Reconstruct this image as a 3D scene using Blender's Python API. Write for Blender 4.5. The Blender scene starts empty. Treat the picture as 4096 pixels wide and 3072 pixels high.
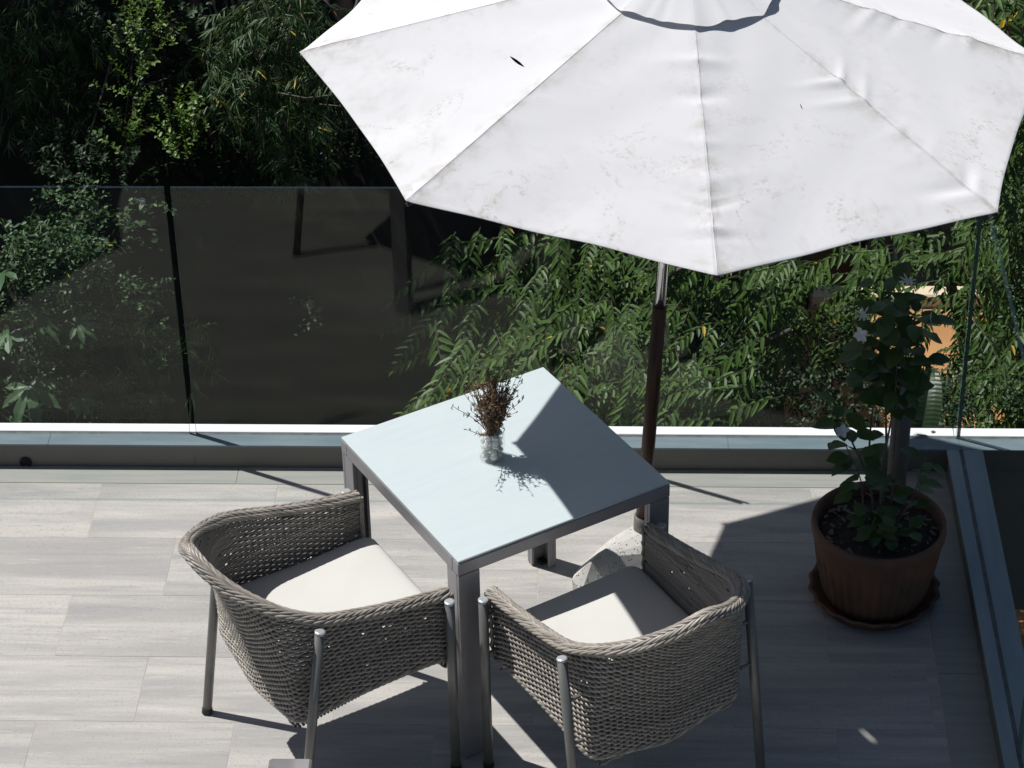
import bpy, bmesh, math, random
import numpy as np
from mathutils import Matrix, Vector

random.seed(7)
rng = np.random.default_rng(11)
R = math.radians
COL = bpy.context.scene.collection
SC = bpy.context.scene

# ------------------------------------------------------------------ camera
CAM_Z = 5.16875
right = Vector((0.99933263, 0.0327286, -0.01622145))
up = Vector((-0.00508, 0.56428967, 0.82556124))
fwd = Vector((-0.03617306, 0.82492788, -0.56407934))
cam_d = bpy.data.cameras.new('camera')
cam_d.sensor_width = 36.0
cam_d.lens = 89.974
cam_d.clip_start = 0.1
cam_d.clip_end = 1000.0
cam = bpy.data.objects.new('camera', cam_d)
COL.objects.link(cam)
mw = Matrix.Identity(4)
for i in range(3):
    mw[i][0] = right[i]; mw[i][1] = up[i]; mw[i][2] = -fwd[i]; mw[i][3] = (0, 0, CAM_Z)[i]
cam.matrix_world = mw
SC.camera = cam

# ------------------------------------------------------------------ sky, sun, exposure
SUN_AZ, SUN_EL = R(-25.13), R(60.25)          # direction the light travels in plan, elevation
to_sun = Vector((-math.cos(SUN_AZ) * math.cos(SUN_EL), -math.sin(SUN_AZ) * math.cos(SUN_EL), math.sin(SUN_EL)))
world = bpy.data.worlds.new('World')
SC.world = world
world.use_nodes = True
wn = world.node_tree
wn.nodes.clear()
sky = wn.nodes.new('ShaderNodeTexSky')
sky.sky_type = 'NISHITA'
sky.sun_disc = False
sky.sun_elevation = SUN_EL
sky.sun_rotation = math.atan2(to_sun.x, to_sun.y)
sky.air_density = 1.0
sky.dust_density = 1.1
sky.ozone_density = 0.75
bg = wn.nodes.new('ShaderNodeBackground')
bg.inputs['Strength'].default_value = 0.05
wo = wn.nodes.new('ShaderNodeOutputWorld')
wn.links.new(sky.outputs[0], bg.inputs[0])
wn.links.new(bg.outputs[0], wo.inputs[0])
sun_d = bpy.data.lights.new('sun', 'SUN')
sun_d.energy = 5.0
sun_d.angle = R(0.53)
sun_d.color = (1.0, 0.975, 0.94)
sun = bpy.data.objects.new('sun', sun_d)
COL.objects.link(sun)
sun.rotation_euler = to_sun.to_track_quat('Z', 'Y').to_euler()
SC.view_settings.view_transform = 'Standard'
SC.view_settings.look = 'None'
SC.view_settings.exposure = 0.0
SC.view_settings.gamma = 1.0
SC.view_settings.use_curve_mapping = False
SC.render.engine = 'CYCLES'
SC.cycles.max_bounces = 8
SC.cycles.transparent_max_bounces = 24
SC.cycles.caustics_reflective = False
SC.cycles.caustics_refractive = False


# ------------------------------------------------------------------ material helpers
class NT:
    def __init__(self, name):
        self.m = bpy.data.materials.new(name)
        self.m.use_nodes = True
        self.n = self.m.node_tree.nodes
        self.l = self.m.node_tree.links
        self.n.clear()
        self.out = self.n.new('ShaderNodeOutputMaterial')

    def node(self, t, **kw):
        n = self.n.new(t)
        for k, v in kw.items():
            if k in n.bl_rna.properties:
                setattr(n, k, v)
            else:
                n.inputs[k].default_value = v
        return n

    def link(self, a, b):
        self.l.new(a, b)

    def principled(self, col=None, rough=0.6, metal=0.0, spec=0.5):
        p = self.n.new('ShaderNodeBsdfPrincipled')
        if col is not None:
            if hasattr(col, 'links'):
                self.link(col, p.inputs['Base Color'])
            else:
                p.inputs['Base Color'].default_value = (*col, 1)
        p.inputs['Roughness'].default_value = rough
        p.inputs['Metallic'].default_value = metal
        p.inputs['Specular IOR Level'].default_value = spec
        self.link(p.outputs[0], self.out.inputs[0])
        return p

    def coords(self, scale=(1, 1, 1), kind='Object', rnd=0.0):
        tc = self.n.new('ShaderNodeTexCoord')
        mp = self.n.new('ShaderNodeMapping')
        mp.inputs['Scale'].default_value = scale
        self.link(tc.outputs[kind], mp.inputs[0])
        if rnd:
            oi = self.n.new('ShaderNodeObjectInfo')
            vm = self.n.new('ShaderNodeVectorMath'); vm.operation = 'SCALE'
            cb = self.n.new('ShaderNodeCombineXYZ')
            for i in range(3):
                self.link(oi.outputs['Random'], cb.inputs[i])
            self.link(cb.outputs[0], vm.inputs[0])
            vm.inputs['Scale'].default_value = rnd
            self.link(vm.outputs[0], mp.inputs['Location'])
        return mp.outputs[0]

    def noise(self, vec, scale=5, detail=4, rough=0.55, dist=0.0):
        n = self.n.new('ShaderNodeTexNoise')
        n.inputs['Scale'].default_value = scale
        n.inputs['Detail'].default_value = detail
        n.inputs['Roughness'].default_value = rough
        n.inputs['Distortion'].default_value = dist
        if vec is not None:
            self.link(vec, n.inputs['Vector'])
        return n.outputs['Fac']

    def ramp(self, fac, stops):
        r = self.n.new('ShaderNodeValToRGB')
        el = r.color_ramp.elements
        while len(el) < len(stops):
            el.new(0.5)
        for e, (p, c) in zip(el, stops):
            e.position = p
            e.color = (*c, 1) if len(c) == 3 else c
        self.link(fac, r.inputs[0])
        return r.outputs[0]

    def mix(self, fac, a, b, mode='MIX'):
        m = self.n.new('ShaderNodeMix'); m.data_type = 'RGBA'; m.blend_type = mode
        for s, v in ((m.inputs[0], fac), (m.inputs[6], a), (m.inputs[7], b)):
            if hasattr(v, 'links'):
                self.link(v, s)
            elif isinstance(v, (int, float)):
                s.default_value = v
            else:
                s.default_value = (*v, 1)
        return m.outputs[2]

    def math(self, op, a, b=0.0, clamp=False):
        m = self.n.new('ShaderNodeMath'); m.operation = op; m.use_clamp = clamp
        for s, v in ((m.inputs[0], a), (m.inputs[1], b)):
            if hasattr(v, 'links'):
                self.link(v, s)
            else:
                s.default_value = v
        return m.outputs[0]

    def bump(self, p, h, strength=0.3, dist=0.01):
        b = self.n.new('ShaderNodeBump')
        b.inputs['Strength'].default_value = strength
        b.inputs['Distance'].default_value = dist
        self.link(h, b.inputs['Height'])
        self.link(b.outputs[0], p.inputs['Normal'])


def mat_tile():
    t = NT('porcelain_tile')
    v = t.coords((1.0, 16.0, 1.0), rnd=37.0)
    v2 = t.coords((3.0, 70.0, 1.0), rnd=11.0)
    v3 = t.coords((1, 1, 1), rnd=5.0)
    streak = t.noise(v, 2.2, 5, 0.6, 0.35)
    fine = t.noise(v2, 2.5, 3, 0.6, 0.2)
    big = t.noise(v3, 3.0, 3)
    speck = t.noise(v3, 130.0, 2)
    base = t.ramp(streak, [(0.30, (0.315, 0.312, 0.312)), (0.48, (0.462, 0.444, 0.414)), (0.62, (0.51, 0.482, 0.438))])
    band = t.ramp(t.noise(t.coords((0.7, 6.0, 1.0), rnd=23.0), 1.6, 3, 0.5, 0.5), [(0.38, (0, 0, 0)), (0.62, (1, 1, 1))])
    c = t.mix(t.math('MULTIPLY', band, 0.75), base, (0.27, 0.268, 0.268))
    c = t.mix(t.math('MULTIPLY', big, 0.35), c, (0.44, 0.42, 0.39))
    oi = t.n.new('ShaderNodeObjectInfo')
    c = t.mix(t.math('MULTIPLY', oi.outputs['Random'], 0.15), c, (0.30, 0.292, 0.285))
    light = t.ramp(fine, [(0.62, (0, 0, 0)), (0.74, (1, 1, 1))])
    c = t.mix(t.math('MULTIPLY', light, 0.75), c, (0.58, 0.55, 0.51))
    dark = t.ramp(fine, [(0.26, (1, 1, 1)), (0.37, (0, 0, 0))])
    c = t.mix(t.math('MULTIPLY', dark, 0.7), c, (0.23, 0.23, 0.235))
    sp = t.ramp(speck, [(0.34, (1, 1, 1)), (0.44, (0, 0, 0))])
    c = t.mix(t.math('MULTIPLY', sp, 0.35), c, (0.24, 0.235, 0.23))
    p = t.principled(c, 0.55, spec=0.35)
    t.bump(p, fine, 0.12, 0.002)
    return t.m


def mat_simple(name, col, col2=None, scale=8, rough=0.6, metal=0.0, bump=0.0, bscale=60, spec=0.5, stretch=(1, 1, 1)):
    t = NT(name)
    c = col
    v = t.coords(stretch)
    if col2 is not None:
        c = t.mix(t.ramp(t.noise(v, scale, 5, 0.6), [(0.35, (0, 0, 0)), (0.68, (1, 1, 1))]), col, col2)
    p = t.principled(c, rough, metal, spec)
    if bump:
        t.bump(p, t.noise(v, bscale, 4), bump, 0.004)
    return t.m


def mat_canopy():
    t = NT('canopy_fabric')
    v = t.coords((1, 1, 1))
    tc = t.n.new('ShaderNodeUVMap')      # u = 0 at the hub, 1 at the hem; v = 0..1 between two ribs
    sep = t.n.new('ShaderNodeSeparateXYZ'); t.link(tc.outputs[0], sep.inputs[0])
    u, w = sep.outputs[0], sep.outputs[1]
    big = t.noise(v, 3.1, 4, 0.6, 0.8)
    mid = t.noise(v, 17.0, 4, 0.65, 0.4)
    fine = t.noise(v, 95.0, 3, 0.6)
    c = (0.81, 0.807, 0.818)
    # soft grey grime, heavier towards the hem
    hem = t.math('POWER', u, 2.4)
    g = t.ramp(mid, [(0.46, (0, 0, 0)), (0.70, (1, 1, 1))])
    gb = t.ramp(big, [(0.42, (0, 0, 0)), (0.64, (1, 1, 1))])
    f = t.math('MULTIPLY', t.math('MULTIPLY', g, gb), t.math('ADD', t.math('MULTIPLY', hem, 0.50), 0.06))
    c = t.mix(f, c, (0.56, 0.52, 0.46))
    # brown speckled mildew stains
    st = t.ramp(t.noise(v, 2.2, 4, 0.6, 1.5), [(0.49, (0, 0, 0)), (0.515, (1, 1, 1)), (0.55, (0, 0, 0))])
    sp = t.math('MULTIPLY', t.ramp(fine, [(0.46, (0, 0, 0)), (0.62, (1, 1, 1))]), t.ramp(t.noise(v, 6.0, 2), [(0.42, (0, 0, 0)), (0.56, (1, 1, 1))]))
    f2 = t.math('MULTIPLY', t.math('MULTIPLY', st, sp), t.math('MULTIPLY', t.math('POWER', u, 1.5), 0.55))
    c = t.mix(f2, c, (0.46, 0.39, 0.31))
    # faint diamond of dirt along seams
    seam = t.math('ABSOLUTE', t.math('SUBTRACT', w, 0.5))
    sd = t.ramp(seam, [(0.40, (0, 0, 0)), (0.5, (1, 1, 1))])
    c = t.mix(t.math('MULTIPLY', t.math('MULTIPLY', sd, g), 0.55), c, (0.50, 0.44, 0.36))
    stitch = t.ramp(seam, [(0.4915, (0, 0, 0)), (0.4925, (1, 1, 1)), (0.4955, (1, 1, 1)), (0.4965, (0, 0, 0))])
    c = t.mix(t.math('MULTIPLY', stitch, 0.30), c, (0.30, 0.30, 0.33))
    p = t.principled(c, 0.85, spec=0.15)
    if 'Diffuse Roughness' in p.inputs: p.inputs['Diffuse Roughness'].default_value = 0.75
    weave = t.noise(t.coords((1, 1, 1)), 420.0, 2)
    t.bump(p, t.math('ADD', weave, t.math('MULTIPLY', mid, 0.8)), 0.10, 0.004)
    return t.m


def mat_glass(name, tint, r0=0.05, power=5.0, edge=0.55, smudge=True, gcol=(0.92, 1, 0.90)):
    """thin clear sheet: lets light straight through, mirrors a little more at grazing angles"""
    t = NT(name)
    tr = t.n.new('ShaderNodeBsdfTransparent'); tr.inputs[0].default_value = (*tint, 1)
    gl = t.n.new('ShaderNodeBsdfGlossy'); gl.inputs['Roughness'].default_value = 0.0
    gl.inputs[0].default_value = (*gcol, 1)
    lw = t.n.new('ShaderNodeLayerWeight'); lw.inputs[0].default_value = 0.5
    f = t.math('POWER', lw.outputs['Facing'], power)
    f = t.math('ADD', t.math('MULTIPLY', f, edge), r0)
    mx = t.n.new('ShaderNodeMixShader')
    t.link(f, mx.inputs[0]); t.link(tr.outputs[0], mx.inputs[1]); t.link(gl.outputs[0], mx.inputs[2])
    last = mx
    if smudge:
        df = t.n.new('ShaderNodeBsdfDiffuse'); df.inputs[0].default_value = (0.6, 0.63, 0.6, 1)
        v = t.coords((1, 1, 1))
        s = t.ramp(t.noise(v, 2.3, 4, 0.5, 1.0), [(0.60, (0, 0, 0)), (0.85, (1, 1, 1))])
        s2 = t.ramp(t.noise(t.coords((30, 1, 1)), 8, 3), [(0.66, (0, 0, 0)), (0.80, (1, 1, 1))])
        sp = t.ramp(t.noise(v, 170, 2), [(0.74, (0, 0, 0)), (0.78, (1, 1, 1))])
        k = t.math('ADD', t.math('MULTIPLY', s, 0.030), t.math('MULTIPLY', sp, 0.10))
        k = t.math('ADD', k, t.math('MULTIPLY', s2, 0.008))
        m2 = t.n.new('ShaderNodeMixShader')
        t.link(k, m2.inputs[0]); t.link(mx.outputs[0], m2.inputs[1]); t.link(df.outputs[0], m2.inputs[2])
        last = m2
    t.link(last.outputs[0], t.out.inputs[0])
    return t.m


def mat_leaf(name, dark, light, yellow=0.0, rough=0.42, spec=0.5, trans=0.22, var=0.35):
    t = NT(name)
    g = t.n.new('ShaderNodeNewGeometry')
    oi = t.n.new('ShaderNodeObjectInfo')
    rnd = t.math('FRACT', t.math('ADD', g.outputs['Random Per Island'], t.math('MULTIPLY', oi.outputs['Random'], 7.31)))
    c = t.mix(rnd, dark, light)
    if yellow:
        y = t.math('LESS_THAN', t.math('FRACT', t.math('MULTIPLY', rnd, 91.7)), yellow)
        c = t.mix(y, c, (0.42, 0.30, 0.03))
    p = t.principled(c, rough, spec=spec)
    tl = t.n.new('ShaderNodeBsdfTranslucent')
    t.link(t.mix(0.5, c, (light[0] * 1.4, light[1] * 1.5, light[2] * 0.6)), tl.inputs[0])
    mx = t.n.new('ShaderNodeMixShader'); mx.inputs[0].default_value = trans
    t.link(p.outputs[0], mx.inputs[1]); t.link(tl.outputs[0], mx.inputs[2])
    t.link(mx.outputs[0], t.out.inputs[0])
    return t.m


def mat_wicker():
    t = NT('grey_wicker')
    g = t.n.new('ShaderNodeNewGeometry')
    v = t.coords((1, 1, 1))
    c = t.mix(g.outputs['Random Per Island'], (0.19, 0.170, 0.143), (0.385, 0.348, 0.303))
    c = t.mix(t.math('MULTIPLY', t.noise(v, 22, 4), 0.4), c, (0.33, 0.305, 0.275))
    p = t.principled(c, 0.36, spec=0.5)
    t.bump(p, t.noise(v, 300, 2), 0.1, 0.001)
    return t.m


def mat_terrazzo():
    t = NT('terrazzo')
    v = t.coords((1, 1, 1))
    vo = t.n.new('ShaderNodeTexVoronoi'); vo.inputs['Scale'].default_value = 120; t.link(v, vo.inputs[0])
    sp = t.ramp(vo.outputs['Distance'], [(0.24, (1, 1, 1)), (0.30, (0, 0, 0))])
    keep = t.ramp(t.noise(v, 40, 3), [(0.44, (0, 0, 0)), (0.50, (1, 1, 1))])
    c = t.mix(t.math('MULTIPLY', sp, keep), (0.55, 0.54, 0.51), (0.05, 0.04, 0.035))
    c = t.mix(t.ramp(t.noise(v, 9, 4), [(0.5, (0, 0, 0)), (0.75, (1, 1, 1))]), c, (0.40, 0.39, 0.36))
    t.principled(c, 0.7, spec=0.3)
    return t.m


def mat_wood(name, a, b, stretch=(1, 14, 14), rough=0.6):
    t = NT(name)
    v = t.coords(stretch)
    c = t.ramp(t.noise(v, 3.5, 5, 0.6, 0.6), [(0.3, a), (0.65, b)])
    crack = t.ramp(t.noise(t.coords(tuple(s * 0.7 for s in stretch)), 2.1, 2, 0.4, 0.3), [(0.485, (0, 0, 0)), (0.5, (1, 1, 1)), (0.515, (0, 0, 0))])
    c = t.mix(t.math('MULTIPLY', crack, 0.75), c, tuple(x * 0.35 for x in a))
    p = t.principled(c, rough, spec=0.3)
    t.bump(p, crack, -0.3, 0.002)
    return t.m


def mat_table_top():
    t = NT('table_top_laminate')
    v = t.coords((1, 9, 1)); v2 = t.coords((1, 1, 1))
    c = t.mix(t.noise(v, 6, 5, 0.6, 0.3), (0.465, 0.540, 0.565), (0.545, 0.608, 0.612))
    c = t.mix(t.math('MULTIPLY', t.ramp(t.noise(v2, 4, 4), [(0.5, (0, 0, 0)), (0.8, (1, 1, 1))]), 0.3), c, (0.60, 0.63, 0.63))
    p = t.principled(c, 0.42, spec=0.5)
    t.bump(p, t.noise(v2, 200, 2), 0.04, 0.001)
    return t.m


def mat_wall():
    t = NT('painted_render')
    v = t.coords((1, 1, 1), kind='Object')
    c = t.mix(t.noise(v, 5, 5), (0.165, 0.162, 0.145), (0.20, 0.195, 0.175))
    st = t.ramp(t.noise(t.coords((6, 6, 1.2)), 5, 4), [(0.62, (0, 0, 0)), (0.8, (1, 1, 1))])
    c = t.mix(t.math('MULTIPLY', st, 0.45), c, (0.09, 0.085, 0.07))
    p = t.principled(c, 0.85, spec=0.2)
    t.bump(p, t.noise(v, 180, 3), 0.25, 0.002)
    return t.m


M = dict(
    tile=mat_tile(),
    grout=mat_simple('grout', (0.46, 0.42, 0.35), (0.36, 0.33, 0.28), 12, 0.9),
    border=mat_simple('edging_stone', (0.34, 0.335, 0.305), (0.26, 0.28, 0.27), 3.0, 0.6, stretch=(1, 12, 1)),
    marble=mat_simple('blue_grey_marble', (0.130, 0.185, 0.210), (0.190, 0.240, 0.262), 3.0, 0.45, bump=0.05, stretch=(1.3, 9, 1)),
    marble_side=mat_simple('blue_grey_marble_side', (0.20, 0.265, 0.290), (0.27, 0.325, 0.345), 3.0, 0.45, bump=0.05, stretch=(9, 1.3, 1)),
    white=mat_simple('white_coping_stone', (0.83, 0.84, 0.86), (0.76, 0.77, 0.79), 2.0, 0.5, stretch=(1, 5, 1)),
    wall=mat_wall(),
    canopy=mat_canopy(),
    glass=mat_glass('balustrade_glass', (0.980, 0.990, 0.984), r0=0.020, power=5.0, edge=0.06),
    glass_edge=mat_simple('glass_edge', (0.10, 0.17, 0.15), rough=0.25),
    glass_top=mat_glass('glass_top_edge', (0.80, 0.91, 0.88), r0=0.16, power=3.0, edge=0.3, smudge=False),
    vase_glass=mat_glass('vase_glass', (0.988, 0.992, 0.990), r0=0.035, power=4.0, edge=0.5, smudge=False, gcol=(1, 1, 1)),
    silver=mat_simple('grey_powder_coat', (0.30, 0.29, 0.305), (0.26, 0.255, 0.265), 14, 0.42, metal=0.25),
    steel=mat_simple('brushed_steel', (0.215, 0.215, 0.205), (0.165, 0.165, 0.155), 30, 0.40, metal=0.35, stretch=(1, 1, 0.3)),
    cap=mat_simple('light_metal_cap', (0.40, 0.42, 0.44), rough=0.4, metal=0.3),
    chrome=mat_simple('chrome', (0.75, 0.75, 0.74), rough=0.12, metal=1.0),
    rubber=mat_simple('black_rubber', (0.02, 0.02, 0.02), rough=0.6),
    wicker=mat_wicker(),
    cushion=mat_simple('offwhite_fabric', (0.60, 0.59, 0.565), (0.565, 0.555, 0.53), 3, 0.9, bump=0.12, bscale=500, spec=0.1),
    terrazzo=mat_terrazzo(),
    brown=mat_wood('brown_pole_wood', (0.060, 0.030, 0.018), (0.10, 0.052, 0.032), (10, 10, 1), 0.45),
    old_wood=mat_wood('weathered_wood', (0.21, 0.20, 0.205), (0.30, 0.29, 0.295), (1.5, 1.0, 1), 0.75),
    pebble=mat_simple('white_pebble', (0.78, 0.77, 0.74), (0.60, 0.57, 0.53), 25, 0.6),
    dry=mat_simple('dried_brown_twig', (0.25, 0.165, 0.095), (0.10, 0.066, 0.042), 60, 0.8),
    terracotta=mat_simple('terracotta', (0.18, 0.088, 0.052), (0.085, 0.053, 0.040), 7, 0.75, bump=0.2, bscale=40),
    soil=mat_simple('dark_soil', (0.028, 0.022, 0.018), (0.055, 0.042, 0.032), 20, 0.95, bump=0.8, bscale=60),
    chip=mat_simple('bark_chip', (0.20, 0.16, 0.12), (0.10, 0.08, 0.06), 15, 0.85),
    bank=mat_simple('shaded_earth', (0.010, 0.009, 0.007), (0.020, 0.017, 0.012), 2.5, 0.95, bump=0.8, bscale=8),  # earth colour darkened to stand in for shade on the bank
    ground=mat_simple('garden_earth', (0.03, 0.026, 0.018), (0.05, 0.045, 0.028), 1.0, 0.95, bump=0.5, bscale=4),
    orange=mat_simple('orange_paving', (0.47, 0.245, 0.10), (0.38, 0.19, 0.075), 3.0, 0.85, bump=0.2, bscale=30),
    cream=mat_simple('cream_kerb', (0.72, 0.60, 0.44), (0.62, 0.50, 0.36), 4, 0.8),
    brownwall=mat_simple('brown_render', (0.24, 0.155, 0.095), (0.19, 0.12, 0.075), 1.5, 0.85),
    greywall=mat_simple('grey_render', (0.15, 0.145, 0.135), (0.12, 0.115, 0.105), 1.5, 0.85),
    bark=mat_simple('grey_bark', (0.13, 0.115, 0.095), (0.07, 0.06, 0.05), 18, 0.9, bump=0.6, bscale=50),
    twig=mat_simple('green_brown_twig', (0.045, 0.055, 0.022), (0.035, 0.035, 0.018), 18, 0.8),
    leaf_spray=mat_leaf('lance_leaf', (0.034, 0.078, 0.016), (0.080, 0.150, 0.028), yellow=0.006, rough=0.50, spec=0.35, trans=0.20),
    leaf_dark=mat_leaf('inner_leaf', (0.020, 0.050, 0.016), (0.045, 0.095, 0.026), yellow=0.003, rough=0.5, spec=0.3, trans=0.15),  # darker copy of the lance leaf, crown shade put into the colour
    leaf_bamboo=mat_leaf('bamboo_leaf', (0.030, 0.070, 0.026), (0.070, 0.125, 0.040), yellow=0.008, rough=0.5, spec=0.35, trans=0.12),
    leaf_lime=mat_leaf('lime_leaf', (0.055, 0.12, 0.020), (0.14, 0.23, 0.032), rough=0.45, trans=0.25),
    leaf_box=mat_leaf('small_round_leaf', (0.030, 0.070, 0.026), (0.065, 0.125, 0.042), yellow=0.004, rough=0.48, spec=0.35, trans=0.12),
    leaf_shade=mat_leaf('shade_leaf', (0.012, 0.030, 0.012), (0.032, 0.062, 0.022), rough=0.5, spec=0.3, trans=0.1),  # darker copy of the small round leaf with the shade painted in
    leaf_fig=mat_leaf('lobed_leaf', (0.045, 0.10, 0.04), (0.06, 0.12, 0.05), rough=0.5, trans=0.15),
    leaf_pot=mat_leaf('potted_leaf', (0.040, 0.085, 0.024), (0.070, 0.125, 0.034), rough=0.42, trans=0.2),
    petal=mat_simple('white_petal', (0.55, 0.59, 0.60), rough=0.6),
    banana=mat_leaf('banana_leaf', (0.018, 0.045, 0.014), (0.026, 0.060, 0.018), rough=0.4, trans=0.2),
    pipe=mat_simple('grey_bollard_paint', (0.42, 0.44, 0.47), rough=0.5),
    table=mat_table_top(),
    glass_rim=mat_simple('glass_rim', (0.55, 0.60, 0.60), rough=0.15),
    mark=mat_simple('etched_mark', (0.75, 0.78, 0.76), rough=0.7),
    sealant=mat_simple('grey_sealant', (0.13, 0.14, 0.145), (0.07, 0.075, 0.075), 30, 0.7),
    dark=mat_simple('painted_hole_dark', (0.01, 0.01, 0.01), rough=0.9),
)


# ------------------------------------------------------------------ mesh helpers
class MB:
    """collects pieces, builds one mesh"""
    def __init__(self):
        self.v = []; self.f = []; self.n = 0; self.mi = []; self.uv = None

    def add(self, verts, faces, mi=0):
        verts = np.asarray(verts, float).reshape(-1, 3)
        self.v.append(verts)
        for fc in faces:
            self.f.append(tuple(int(i) + self.n for i in fc))
        self.mi += [mi] * len(faces)
        self.n += len(verts)
        return self

    def box(self, x0, x1, y0, y1, z0, z1, mi=0, b=0.0, rz=0.0, c=None):
        if b > 0:
            return self.bbox_bevel(x0, x1, y0, y1, z0, z1, b, mi, rz, c)
        P = np.array([[x, y, z] for z in (z0, z1) for x, y in ((x0, y0), (x1, y0), (x1, y1), (x0, y1))], float)
        P = self._rot(P, rz, c)
        return self.add(P, [(3, 2, 1, 0), (4, 5, 6, 7), (0, 1, 5, 4), (1, 2, 6, 5), (2, 3, 7, 6), (3, 0, 4, 7)], mi)

    def _rot(self, P, rz, c):
        if rz:
            c = np.array(c if c is not None else (0, 0))
            q = P[:, :2] - c
            P = P.copy()
            P[:, 0] = c[0] + q[:, 0] * math.cos(rz) - q[:, 1] * math.sin(rz)
            P[:, 1] = c[1] + q[:, 0] * math.sin(rz) + q[:, 1] * math.cos(rz)
        return P

    def bbox_bevel(self, x0, x1, y0, y1, z0, z1, b, mi=0, rz=0.0, c=None):
        rings = []
        for z, i in ((z0, b), (z0 + b, 0), (z1 - b, 0), (z1, b)):
            X0, X1, Y0, Y1 = x0 + i, x1 - i, y0 + i, y1 - i
            k = b - 0.0
            if i:
                k = b * 0.6
            rings.append([(X0 + k, Y0, z), (X1 - k, Y0, z), (X1, Y0 + k, z), (X1, Y1 - k, z), (X1 - k, Y1, z), (X0 + k, Y1, z), (X0, Y1 - k, z), (X0, Y0 + k, z)])
        P = np.array(rings, float).reshape(-1, 3)
        P = self._rot(P, rz, c)
        F = [tuple(range(7, -1, -1)), tuple(range(24, 32))]
        for r in range(3):
            for i in range(8):
                j = (i + 1) % 8
                F.append((r * 8 + i, r * 8 + j, r * 8 + 8 + j, r * 8 + 8 + i))
        return self.add(P, F, mi)

    def tube(self, pts, rad, sides=6, mi=0, cap=True, closed=False):
        pts = np.asarray(pts, float)
        n = len(pts)
        rad = np.broadcast_to(np.asarray(rad, float), (n,))
        if closed:
            tan = np.roll(pts, -1, 0) - np.roll(pts, 1, 0)
        else:
            tan = np.gradient(pts, axis=0)
        tan /= np.linalg.norm(tan, axis=1, keepdims=True) + 1e-12
        ref = np.array([0, 0, 1.0])
        if abs(tan[:, 2]).mean() > 0.8:
            ref = np.array([1.0, 0.0, 0])
        a = np.cross(tan, ref); a /= np.linalg.norm(a, axis=1, keepdims=True) + 1e-12
        b = np.cross(tan, a)
        th = np.arange(sides) * 2 * np.pi / sides
        V = pts[:, None, :] + rad[:, None, None] * (np.cos(th)[None, :, None] * a[:, None, :] + np.sin(th)[None, :, None] * b[:, None, :])
        F = []
        rng_ = range(n if closed else n - 1)
        for i in rng_:
            i2 = (i + 1) % n
            for k in range(sides):
                k2 = (k + 1) % sides
                F.append((i * sides + k, i2 * sides + k, i2 * sides + k2, i * sides + k2))
        if cap and not closed:
            F.append(tuple(range(sides)))
            F.append(tuple(range((n - 1) * sides + sides - 1, (n - 1) * sides - 1, -1)))
        return self.add(V.reshape(-1, 3), F, mi)

    def lathe(self, prof, seg=32, mi=0, c=(0, 0, 0), fn=None):
        V = []
        for r, z in prof:
            for k in range(seg):
                t = 2 * math.pi * k / seg
                rr = r + (fn(t, z) if fn else 0)
                V.append((c[0] + rr * math.cos(t), c[1] + rr * math.sin(t), c[2] + z))
        F = []
        for i in range(len(prof) - 1):
            for k in range(seg):
                k2 = (k + 1) % seg
                F.append((i * seg + k, i * seg + k2, (i + 1) * seg + k2, (i + 1) * seg + k))
        return self.add(V, F, mi)

    def build(self, name, mats, parent=None, smooth=False, loc=None):
        me = bpy.data.meshes.new(name)
        V = np.concatenate(self.v) if self.v else np.zeros((0, 3))
        me.from_pydata(V.tolist(), [], self.f)
        if not isinstance(mats, (list, tuple)):
            mats = [mats]
        for m in mats:
            me.materials.append(m)
        if any(self.mi):
            me.polygons.foreach_set('material_index', self.mi)
        if smooth:
            me.polygons.foreach_set('use_smooth', [True] * len(self.f))
        me.validate()
        me.update()
        o = bpy.data.objects.new(name, me)
        COL.objects.link(o)
        if parent is not None:
            o.parent = parent
        if loc is not None:
            o.location = loc
        return o


def mesh_fast(name, V, F, mat, parent=None, smooth=False):
    """V (n,3) F (m,k) arrays -> object"""
    me = bpy.data.meshes.new(name)
    V = np.asarray(V, np.float32); F = np.asarray(F, np.int32)
    k = F.shape[1]
    me.vertices.add(len(V)); me.vertices.foreach_set('co', V.ravel())
    me.loops.add(F.size); me.loops.foreach_set('vertex_index', F.ravel())
    me.polygons.add(len(F))
    me.polygons.foreach_set('loop_start', np.arange(len(F), dtype=np.int32) * k)
    me.polygons.foreach_set('loop_total', np.full(len(F), k, np.int32))
    if smooth:
        me.polygons.foreach_set('use_smooth', np.ones(len(F), bool))
    me.materials.append(mat)
    me.update(); me.validate()
    o = bpy.data.objects.new(name, me)
    COL.objects.link(o)
    if parent is not None:
        o.parent = parent
    return o


def tag(o, label=None, cat=None, group=None, kind=None):
    if label: o['label'] = label
    if cat: o['category'] = cat
    if group: o['group'] = group
    if kind: o['kind'] = kind
    return o


def empty(name, loc=(0, 0, 0), rz=0.0):
    o = bpy.data.objects.new(name, None)
    COL.objects.link(o)
    o.location = loc
    o.rotation_euler = (0, 0, rz)
    o.empty_display_size = 0.1
    return o


def copy_tree(o, parent=None):
    c = o.copy(); COL.objects.link(c); c.parent = parent
    for ch in list(o.children):
        copy_tree(ch, c)
    return c


# where a spot of the photograph (2212 x 1659 grid) lies at the distance Y from the camera
def at(x, y, Y):
    d = right * (x - 1106) - up * (y - 829.5) + fwd * 5528.42
    t = Y / d.y
    return np.array([d.x * t, Y, CAM_Z + d.z * t])


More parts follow.
